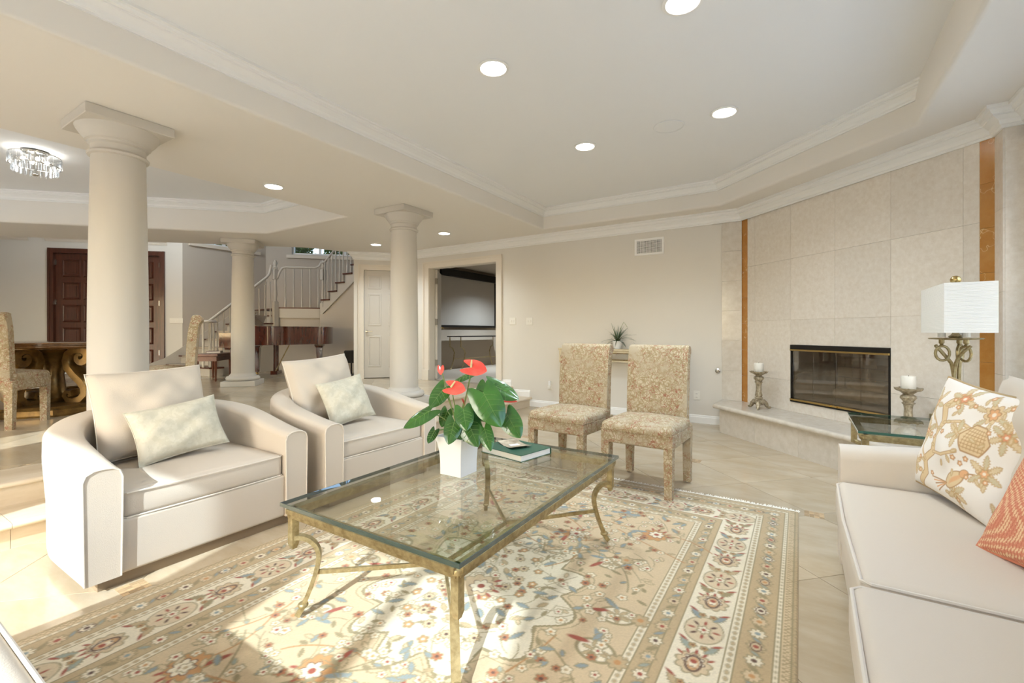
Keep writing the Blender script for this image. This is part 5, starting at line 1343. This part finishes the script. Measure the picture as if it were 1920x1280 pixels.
# ---- flush crystal chandelier over the dining table
ch = thing('crystal_ceiling_light', 'round crystal flush ceiling light over the dining table', 'ceiling light', (-6.92, 1.42, HD))
G().lathe([(.10, -.001), (.11, -.012), (.09, -.03), (.02, -.032)], 28).build('ceiling_plate', 'chrome', ch, 40)
for z in (-.05, -.155):
    G().tube([(.2*cos(2*pi*k/36), .2*sin(2*pi*k/36), z) for k in range(36)], .005, 6, True).build('ring', 'chrome', ch, 60)
G().lathe([(.012, -.03), (.012, -.24), (.03, -.25), (.02, -.262)], 12).build('rod', 'chrome', ch)
cr = None
for tier, (rad_, z, n_, hh) in enumerate(((.2, -.05, 30, .12), (.17, -.155, 26, .085))):
    for k in range(n_):
        a = 2*pi*k/n_
        if cr is None:
            cr = G().lathe([(.002, 0), (.012, -.012), (.012, -.105), (.002, -.12)], 6).build('crystal', 'crystal', ch); cr.location = (rad_*cos(a), rad_*sin(a), z); cr.rotation_euler = (0, 0, a)
        else: share(cr, ch, (rad_*cos(a), rad_*sin(a), z), (0, 0, a), (1, 1, hh/.12))
for k in range(4): G().sphere((.09*cos(k*pi/2), .09*sin(k*pi/2), -.10), .02, 10, 8).build('bulb', 'bulb_glow', ch, 60)
ld = bpy.data.lights.new('chandelier_glow', 'POINT'); ld.energy = 2; ld.shadow_soft_size = .12; ld.color = (.9, .96, 1.0)
lo = bpy.data.objects.new('chandelier_glow', ld); C.objects.link(lo); lo.parent = ch; lo.location = (0, 0, -.12); tag(lo, kind='helper')

# ---- unseen lantern added to brighten the tall foyer, above the soffit line
fl_ = thing('foyer_fill_lantern', 'added unseen fill lantern high in the foyer above the soffit', 'lamp', (-10.3, 3.4, 4.1))
G().tube([(0, 0, .4), (0, 0, 1.5)], .008, 6).build('chain', 'brass_antique', fl_); G().lathe([(.14, 0), (.15, .02), (.02, .03)], 6).lathe([(.15, .36), (.10, .40), (.02, .42)], 6).build('frame', 'brass_antique', fl_)
for k in range(6): G().tube([(.145*cos(k*pi/3), .145*sin(k*pi/3), .02), (.145*cos(k*pi/3), .145*sin(k*pi/3), .36)], .006, 6).build('bar', 'brass_antique', fl_)
G().sphere((0, 0, .18), .05, 12, 8).build('bulb', 'bulb_glow', fl_, 60)
ld = bpy.data.lights.new('foyer_fill_glow', 'POINT'); ld.energy = 45; ld.shadow_soft_size = .15; ld.color = (.86, .94, 1.0)
lo = bpy.data.objects.new('foyer_fill_glow', ld); C.objects.link(lo); lo.parent = fl_; lo.location = (0, 0, -.1); tag(lo, kind='helper')

# ---- gilded scroll dining table
dt = thing('dining_table', 'round dining table on gilded S-scroll pedestal behind the left chair', 'table', (-7.10, 1.60, ZR), radians(32))
G().lathe([(.05, .70), (.74, .70), (.78, .712), (.80, .725), (.80, .735), (.785, .742), (.785, .752), (.81, .757), (.81, .768), (.80, .772), (.01, .772)], 56).build('table_top', 'table_top', dt, 35)
G().lathe([(.60, .0), (.61, .02), (.61, .07), (.585, .085), (.57, .10), (.3, .105)], 8).build('base_plinth', 'gold_table', dt, 20)
G().lathe([(.14, .10), (.16, .15), (.11, .22), (.09, .4), (.12, .58), (.2, .66), (.28, .70)], 24).build('core', 'gold_table', dt, 50)
sc = []
for k in range(15): a = -1.6*pi + 2.1*pi*k/14; r_ = .025+.055*(k/14); sc.append((.38+r_*cos(a), .60+r_*sin(a)))
sc = [(.38+r_*cos(a), .60+r_*sin(a)) for a, r_ in [(radians(-320+ (410*k/18)), .018+.066*k/18) for k in range(19)]]
sc += [(.30, .675), (.235, .63), (.215, .56), (.235, .48), (.30, .40), (.375, .33), (.42, .26), (.42, .19), (.37, .135), (.30, .115), (.235, .13), (.205, .175), (.225, .215), (.265, .215), (.275, .18), (.25, .17)]
for k in range(4):
    a = k*pi/2; g_ = G(); n_ = len(sc)
    for i, (r_, z) in enumerate(sc):
        p0_, p1_ = sc[max(0, i-1)], sc[min(n_-1, i+1)]; tx, tz = p1_[0]-p0_[0], p1_[1]-p0_[1]; L_ = math.hypot(tx, tz) or 1; nx_, nz_ = -tz/L_, tx/L_
        u = i/(n_-1); hw = .09; th_ = (.012+.038*min(1, u*3)) if u < .5 else .05-.03*max(0, (u-.75)/.25)
        for y_, q in ((-hw, -.7), (-hw*1.0, .7), (-hw*.75, 1.0), (0, 1.25), (hw*.75, 1.0), (hw, .7), (hw, -.7), (hw*.75, -1), (0, -1.2), (-hw*.75, -1)): g_.v.append((r_+nx_*th_*q, y_, z+nz_*th_*q))
    m_ = 10
    g_.f = [(i*m_+j, i*m_+(j+1) % m_, (i+1)*m_+(j+1) % m_, (i+1)*m_+j) for i in range(n_-1) for j in range(m_)] + [tuple(range(m_))[::-1], tuple(range((n_-1)*m_, n_*m_))]
    g_.xf(Matrix.Rotation(a, 4, 'Z')).build('scroll_leg', 'gold_table', dt, 50)

# ---- grand piano and bench in the foyer
PA = radians(45)
pn = thing('grand_piano', 'mahogany grand piano in the foyer below the stairs', 'piano', (-8.95, 4.78, ZR), PA)    # local x towards the tail, -y to the room
PLN = .86
out = [(0, -.72), (.55, -.72)]
for k in range(1, 11):
    u = k/10; out.append((.55+1.0*u, -.72+.62*(3*u*u-2*u**3)))
for k in range(1, 8):
    a = -pi/2+pi*k/8; out.append((1.55+.10*cos(a), .31+.41*sin(a)))
out += [(1.45, .72), (0, .72)]; out = [(x*PLN, y) for x, y in out]
G().prism(out, .64, .955).build('case', 'piano_wood', pn, 30)
G().prism([(x*1.008-.005, y*1.01) for x, y in out], .957, .982).build('lid', 'piano_wood', pn, 30)
G().box(-.30, .02, -.72, -.665, .60, .86).box(-.30, .02, .665, .72, .60, .86).box(-.30, .02, -.665, .665, .60, .68).build('key_bed', 'piano_wood', pn)
ky = G().box(-.26, -.10, -.61, .61, .68, .70).build('white_keys', 'paper', pn)
bkk = None
for k in range(36):
    if k % 7 in (2, 6): continue
    yy = -.6+k*.0339
    if bkk is None: bkk = G().box(-.20, -.10, -.006, .006, .70, .712).build('black_key', 'black_metal', pn); bkk.location = (0, yy, 0)
    else: share(bkk, pn, (0, yy, 0))
for x, y in ((-.08, -.62), (-.08, .62), (1.18, .3)):
    G().add([(x+a*q, y+b_*q, z) for q, z in ((.035, .06), (.06, .56), (.085, .60), (.085, .64)) for a, b_ in ((-1, -1), (1, -1), (1, 1), (-1, 1))],
            [(3, 2, 1, 0), (12, 13, 14, 15)] + [(i*4+j, i*4+(j+1) % 4, (i+1)*4+(j+1) % 4, (i+1)*4+j) for i in range(3) for j in range(4)]).build('leg', 'piano_wood', pn)
    G().sphere((x, y, .032), .03, 10, 8).build('caster', 'brass', pn, 60)
G().box(.42, .46, -.12, -.08, .1, .64).box(.42, .46, .08, .12, .1, .64).box(.38, .5, -.16, .16, .06, .13).build('pedal_lyre', 'piano_wood', pn); G().tube([(.46, -.12, .12), (.75, -.3, .64)], .012, 6).build('lyre_brace', 'brass_antique', pn)
G().box(.05, .08, -.38, .38, .985, 1.0).xf(Matrix.Identity(4)).add([(.08, -.36, 1.0), (.08, .36, 1.0), (.16, .36, 1.20), (.16, -.36, 1.20), (.092, -.36, 1.0), (.092, .36, 1.0), (.172, .36, 1.20), (.172, -.36, 1.20)], [(0, 1, 2, 3), (7, 6, 5, 4), (0, 3, 7, 4), (1, 5, 6, 2), (3, 2, 6, 7), (0, 4, 5, 1)]).build('music_desk', 'piano_wood', pn)
def on_piano(name, label, cat, lx, ly, lz): 
    p_ = Matrix.Translation((-8.95, 4.78, ZR)) @ Matrix.Rotation(PA, 4, 'Z') @ Vector((lx, ly, lz)); return thing(name, label, cat, p_, PA)
q_ = on_piano('sheet_music', 'open sheet music leaning on the piano desk', 'sheet music', .075, -.30, 1.002)
G().add([(0, -.14, 0), (0, .14, 0), (.08, .14, .22), (.08, -.14, .22), (-.004, -.14, .001), (-.004, .14, .001), (.076, .14, .221), (.076, -.14, .221)], [(0, 1, 2, 3), (7, 6, 5, 4), (0, 3, 7, 4), (1, 5, 6, 2), (3, 2, 6, 7), (0, 4, 5, 1)]).build('pages', 'paper', q_)
G().add([(-.006, -.10, .03), (-.006, .0, .03), (.055, .0, .18), (.055, -.10, .18)], [(3, 2, 1, 0)]).build('printed_block', 'dark_void', q_)
q_ = on_piano('piano_lamp', 'small brass reading lamp on the piano', 'lamp', .20, -.50, .982)
G().lathe([(.05, 0), (.05, .012), (.01, .02), (.008, .2)], 14).build('base', 'brass_antique', q_, 40); G().tube([(0, 0, .2), (0, -.02, .235), (-.02, -.02, .24)], .007, 6).build('neck', 'brass_antique', q_); G().tube([(-.02, -.14, .24), (-.02, .10, .24)], .022, 10).build('shade', 'brass_antique', q_, 50)
bn = thing('piano_bench', 'small mahogany bench left of the distant column', 'bench', (-9.12, 4.20, ZR), PA)
G().bbox(-.19, .19, -.38, .38, .44, .49, .008).build('seat', 'bench_wood', bn); G().box(-.165, .165, -.355, .355, .36, .44).build('apron', 'bench_wood', bn)
for sx in (-.145, .145):
    for sy in (-.335, .335): G().lathe([(.012, 0), (.022, .03), (.014, .06), (.016, .07), (.026, .36)], 4, sx, sy).build('leg', 'bench_wood', bn)
b2 = thing('book', 'closed book on the piano bench', 'book', tuple(Matrix.Translation((-9.12, 4.20, ZR)) @ Matrix.Rotation(PA, 4, 'Z') @ Vector((0, .02, .491))), PA+.2)
G().box(-.11, .11, -.15, .15, 0, .004).box(-.11, .11, -.15, .15, .034, .038).box(-.11, -.106, -.15, .15, .004, .034).build('cover', 'tread_wood', b2); G().box(-.105, .106, -.146, .146, .0045, .0335).build('page_block', 'paper', b2)
ss = thing('floor_speaker', 'small black speaker box on the floor beyond the piano', 'speaker', (-7.75, 6.15, ZR), PA)
G().bbox(-.13, .13, -.10, .10, .25, .5, .01).build('cabinet', 'black_metal', ss); G().box(-.11, -.01, -.106, -.1, .27, .48).box(.01, .11, -.106, -.1, .27, .48).build('grille', 'dark_void', ss); G().lathe([(.11, 0), (.11, .015), (.015, .02), (.015, .25)], 16).build('stand', 'black_metal', ss)

# ---- staircase
stc = thing('staircase', 'white balustraded staircase with dark treads rising behind the piano', 'staircase', (-10.05, 4.4, ZR))
def stb_(g_, n_, m_, sm=None): return g_.build(n_, m_, stc, sm, world=True)
XO, RISE, RUN, Y1 = -10.05, .18, .245, 4.42
def zt(i): return ZR+RISE*i
for i in range(1, 7):
    y = Y1+RUN*(i-1); xo = XO+(.28 if i == 1 else .03)
    stb_(G().box(XS+.002, XO-.02 if i > 1 else XO+.22, y+.02, y+RUN+.02, ZR, zt(i)-.03), 'riser', 'white_paint')
    stb_(G().bbox(XS+.002, xo, y-.02, y+RUN+.02, zt(i)-.03, zt(i), .004), 'tread', 'tread_wood')
    stb_(G().box(XS+.2, XO-.22, y-.026, y+RUN, zt(i)-.04, zt(i)+.008), 'runner', 'carpet')
yt = Y1+RUN*6
stb_(G().prism([(XS+.002, yt), (XO, yt), (XO-.12, 6.05), (XS+.002, 6.3)], ZR, zt(7)-.03), 'riser', 'white_paint'); stb_(G().prism([(XS+.002, yt-.02), (XO+.03, yt-.02), (XO-.12, 6.05), (XS+.002, 6.3)], zt(7)-.03, zt(7), ), 'tread', 'tread_wood')
LZ = zt(8)
stb_(G().prism([(-10.0, 5.94), (-9.33, 6.61), (-9.33, 8.85), (-11.55, 6.63), (-11.68, 6.32), (-10.17, 6.05)], LZ-.03, LZ), 'landing', 'tread_wood')
dd = Vector((R2, R2, 0)); nn = Vector((R2, -R2, 0))
stb_(G().prism([(-10.0, 5.94), (-9.33, 6.61), (-9.36, 6.64), (-10.03, 5.97)], LZ-.24, LZ-.031), 'landing_fascia', 'white_paint')
stb_(G().prism([(-10.02, 5.96), (-9.35, 6.63), (-9.38, 6.66), (-10.05, 5.99)], ZR, LZ-.24), 'landing_wall', 'wall_foyer')
stb_(G().box(XO-.03, XO-.005, Y1+.3, 5.97, ZR, ZR+.34), 'side_panel', 'white_paint')
X2, RUN2, YF = -9.20, .257, 6.50
for k in range(1, 8):
    x = X2+RUN2*(k-1); z = LZ+RISE*k
    stb_(G().bbox(x-.02, x+RUN2+.02, YF-.03, 7.6, z-.03, z, .004), 'tread', 'tread_wood'); stb_(G().box(x+.02, x+.035, YF, 7.6, z-RISE, z-.03), 'riser', 'white_paint')
poly = [(X2+.02, LZ-.14)] + [p_ for k in range(1, 8) for p_ in ((X2+.02+RUN2*(k-1), LZ+RISE*k-.032), (X2+.02+RUN2*k, LZ+RISE*k-.032))] + [(X2+.02+RUN2*7, LZ+RISE*6.2-.14)]
g_ = G(); n_ = len(poly); g_.v = [(x, y_, z) for y_ in (YF, YF+.03) for x, z in poly]; g_.f = [tuple(range(n_)), tuple(range(n_, 2*n_))[::-1]] + [(i, n_+i, n_+(i+1) % n_, (i+1) % n_) for i in range(n_)]
stb_(g_, 'stringer', 'white_paint')
q_ = [(-9.33, ZR), (-7.12, ZR), (-7.12, LZ-.14+.7*2.1), (X2, LZ-.15), (-9.33, LZ-.15)]
g_ = G(); n_ = 5; g_.v = [(x, y_, z) for y_ in (YF+.035, YF+.09) for x, z in q_]; g_.f = [tuple(range(n_)), tuple(range(n_, 2*n_))[::-1]] + [(i, n_+i, n_+(i+1) % n_, (i+1) % n_) for i in range(n_)]
stb_(g_, 'under_wall', 'wall_foyer')
BAL = None; BP = [(.019, 0), (.019, .17), (.012, .19), (.017, .21), (.010, .23), (.014, .40), (.017, .47), (.010, .60), (.012, .66), (.016, .68), (.016, .86)]
def baluster(x, y, z, h_):
    global BAL
    L_ = stc.location
    if BAL is None:
        BAL = G().lathe(BP, 8).build('baluster', 'white_paint', stc, 50); BAL.location = (x-L_.x, y-L_.y, z-L_.z); BAL.scale = (1, 1, h_/.86)
    else: share(BAL, stc, (x-L_.x, y-L_.y, z-L_.z), (0, 0, 0), (1, 1, h_/.86))
def newel(x, y, z0, z1):
    h_ = z1-z0
    stb_(G().bbox(x-.05, x+.05, y-.05, y+.05, z0, z0+h_*.42, .006).lathe([(.045, z0+h_*.42), (.03, z0+h_*.45), (.043, z0+h_*.52), (.03, z0+h_*.68), (.036, z0+h_*.73)], 14, x, y).bbox(x-.048, x+.048, y-.048, y+.048, z0+h_*.73, z0+h_*.87, .006).lathe([(.03, z0+h_*.87), (.05, z0+h_*.89), (.028, z0+h_*.91), (.045, z0+h_*.96), (.02, z1)], 14, x, y), 'newel_post', 'white_paint', 40)
XB = XO-.02
for i in range(1, 7):
    for q in ((.03, .15) if i > 1 else (.15,)):
        y = Y1+RUN*(i-1)+q; baluster(XB, y, zt(i), .82+RISE*q/RUN)
for k in range(5): a = 2*pi*k/5; baluster(XB+.13+.10*cos(a), Y1+.04+.10*sin(a), zt(1), .87)
baluster(XB, 5.70, zt(6), .92)
ra = (XB, Y1+.16, zt(1)+.95); rb = (XB, 5.72, zt(6)+1.02)
spr = [(XB+.13+.12*cos(a)*(.5+.5*u), Y1+.04+.12*sin(a)*(.5+.5*u), zt(1)+.895) for u, a in [(k/10, -pi*1.2+2.0*pi*k/10) for k in range(11)]]
stb_(G().lathe([(.02, zt(1)+.88), (.14, zt(1)+.885), (.15, zt(1)+.905), (.13, zt(1)+.93), (.02, zt(1)+.93)], 24, XB+.13, Y1+.04), 'volute', 'white_paint', 50)
stb_(G().tube([(XB+.02, Y1+.10, zt(1)+.91), ra, rb, (XB, 5.78, zt(6)+1.10), (XB, 5.82, zt(6)+1.30)], .028, 8), 'handrail', 'white_paint', 60)
newel(-10.03, 5.89, LZ-.55, LZ+1.06); newel(-9.30, 6.60, LZ-.62, LZ+1.10)
for k in range(5):
    u = (k+.7)/5.4; baluster(-10.0+.67*u, 5.97+.67*u, LZ, .88)
stb_(G().tube([(-10.0, 5.92, LZ+.66), (-9.97, 5.96, LZ+.80), (-9.93, 6.0, LZ+.89), (-9.88, 6.05, LZ+.91), (-9.44, 6.49, LZ+.91), (-9.37, 6.55, LZ+.96), (-9.33, 6.58, LZ+1.06)], .026, 8), 'handrail', 'white_paint', 60)
for k in range(1, 8):
    for q in (.05, .17): baluster(X2+RUN2*(k-1)+q, YF+.04, LZ+RISE*k, .80+RISE*q/RUN2)
stb_(G().tube([(-9.28, YF+.06, LZ+1.02), (-9.15, YF+.04, LZ+RISE+.86), (X2+RUN2*7, YF+.04, LZ+RISE*8+.80)], .026, 8), 'handrail', 'white_paint', 60)
bsk = [(XS+.004, Y1-.35, ZR)]
g_ = G(); P_ = [(Y1-.5, ZR), (Y1-.5, ZR+.13), (Y1-.05, ZR+.30)] + [(Y1+RUN*i, zt(i)+.32) for i in (1, 3, 6)] + [(Y1+RUN*6.2, zt(6)+.0), (Y1, ZR)]
n_ = len(P_); g_.v = [(x, y, z) for x in (XS+.001, XS+.02) for y, z in P_]; g_.f = [tuple(range(n_))[::-1], tuple(range(n_, 2*n_))] + [(i, (i+1) % n_, n_+(i+1) % n_, n_+i) for i in range(n_)]
stb_(g_, 'wall_skirt', 'white_paint')

# ---- screening room: screen, console, open door leaf
ps = thing('projection_screen', 'large grey projection screen with black border in the screening room', 'screen', (-6.99, 9.05, 1.25))
def sc_(g_, n_, m_): return g_.build(n_, m_, ps, None, world=True)
sc_(G().box(-6.995, -6.985, 8.0, 10.2, 1.33, 2.48), 'screen_surface', 'screen_cloth')
sc_(G().box(-6.99, -6.97, 7.94, 8.0, 1.31, 2.48).box(-6.99, -6.97, 10.2, 10.26, 1.31, 2.48), 'border', 'black_metal'); sc_(G().box(-6.998, -6.88, 7.93, 10.27, 2.48, 2.64), 'housing', 'black_metal'); sc_(G().box(-6.99, -6.94, 7.86, 10.32, 1.28, 1.33), 'weight_bar', 'black_metal')
tt = thing('console_table', 'slender wrought metal console table below the projection screen', 'table', (-6.72, 9.1, ZR))
def tb_(g_, n_): return g_.build(n_, 'brass_antique' if n_ != 'table_top' else 'black_metal', tt, 40)
tb_(G().box(-.19, .19, -.95, .95, .76, .785), 'table_top')
for sx in (-.16, .16):
    for sy in (-.88, .88):
        s1 = -1 if sy > 0 else 1
        tb_(G().tube([(sx, sy, .76), (sx, sy, .54), (sx, sy+s1*.10, .50), (sx, sy+s1*.16, .40), (sx, sy+s1*.13, .22), (sx, sy+s1*.04, .02), (sx, sy, .012)], .013, 6), 'leg')
tb_(G().bar((-.16, -.75, .25), (.16, .75, .25), .012, .012), 'stretcher'); tb_(G().bar((.16, -.75, .25), (-.16, .75, .25), .012, .012), 'stretcher')
DL = Matrix.Translation((-5.70, 6.42, 0)) @ Matrix.Rotation(atan2(.815, -.58), 4, 'Z')
dl = G().box(0, .73, -.02, .02, ZR+.01, 2.32).xf(DL).build('door_4', 'white_paint'); struct(dl, 'white door leaf folded open inside the wide doorway', 'door')
for zz_ in (.55, 1.3, 2.05): G().box(-5.722, -5.66, 6.398, 6.41, zz_, zz_+.11).build('hinge', 'chrome', dl)
G().tube([(.67, -.02, 1.25), (.67, -.07, 1.25), (.57, -.075, 1.25)], .009, 8).xf(DL).build('door_handle', 'brass', dl, 50)
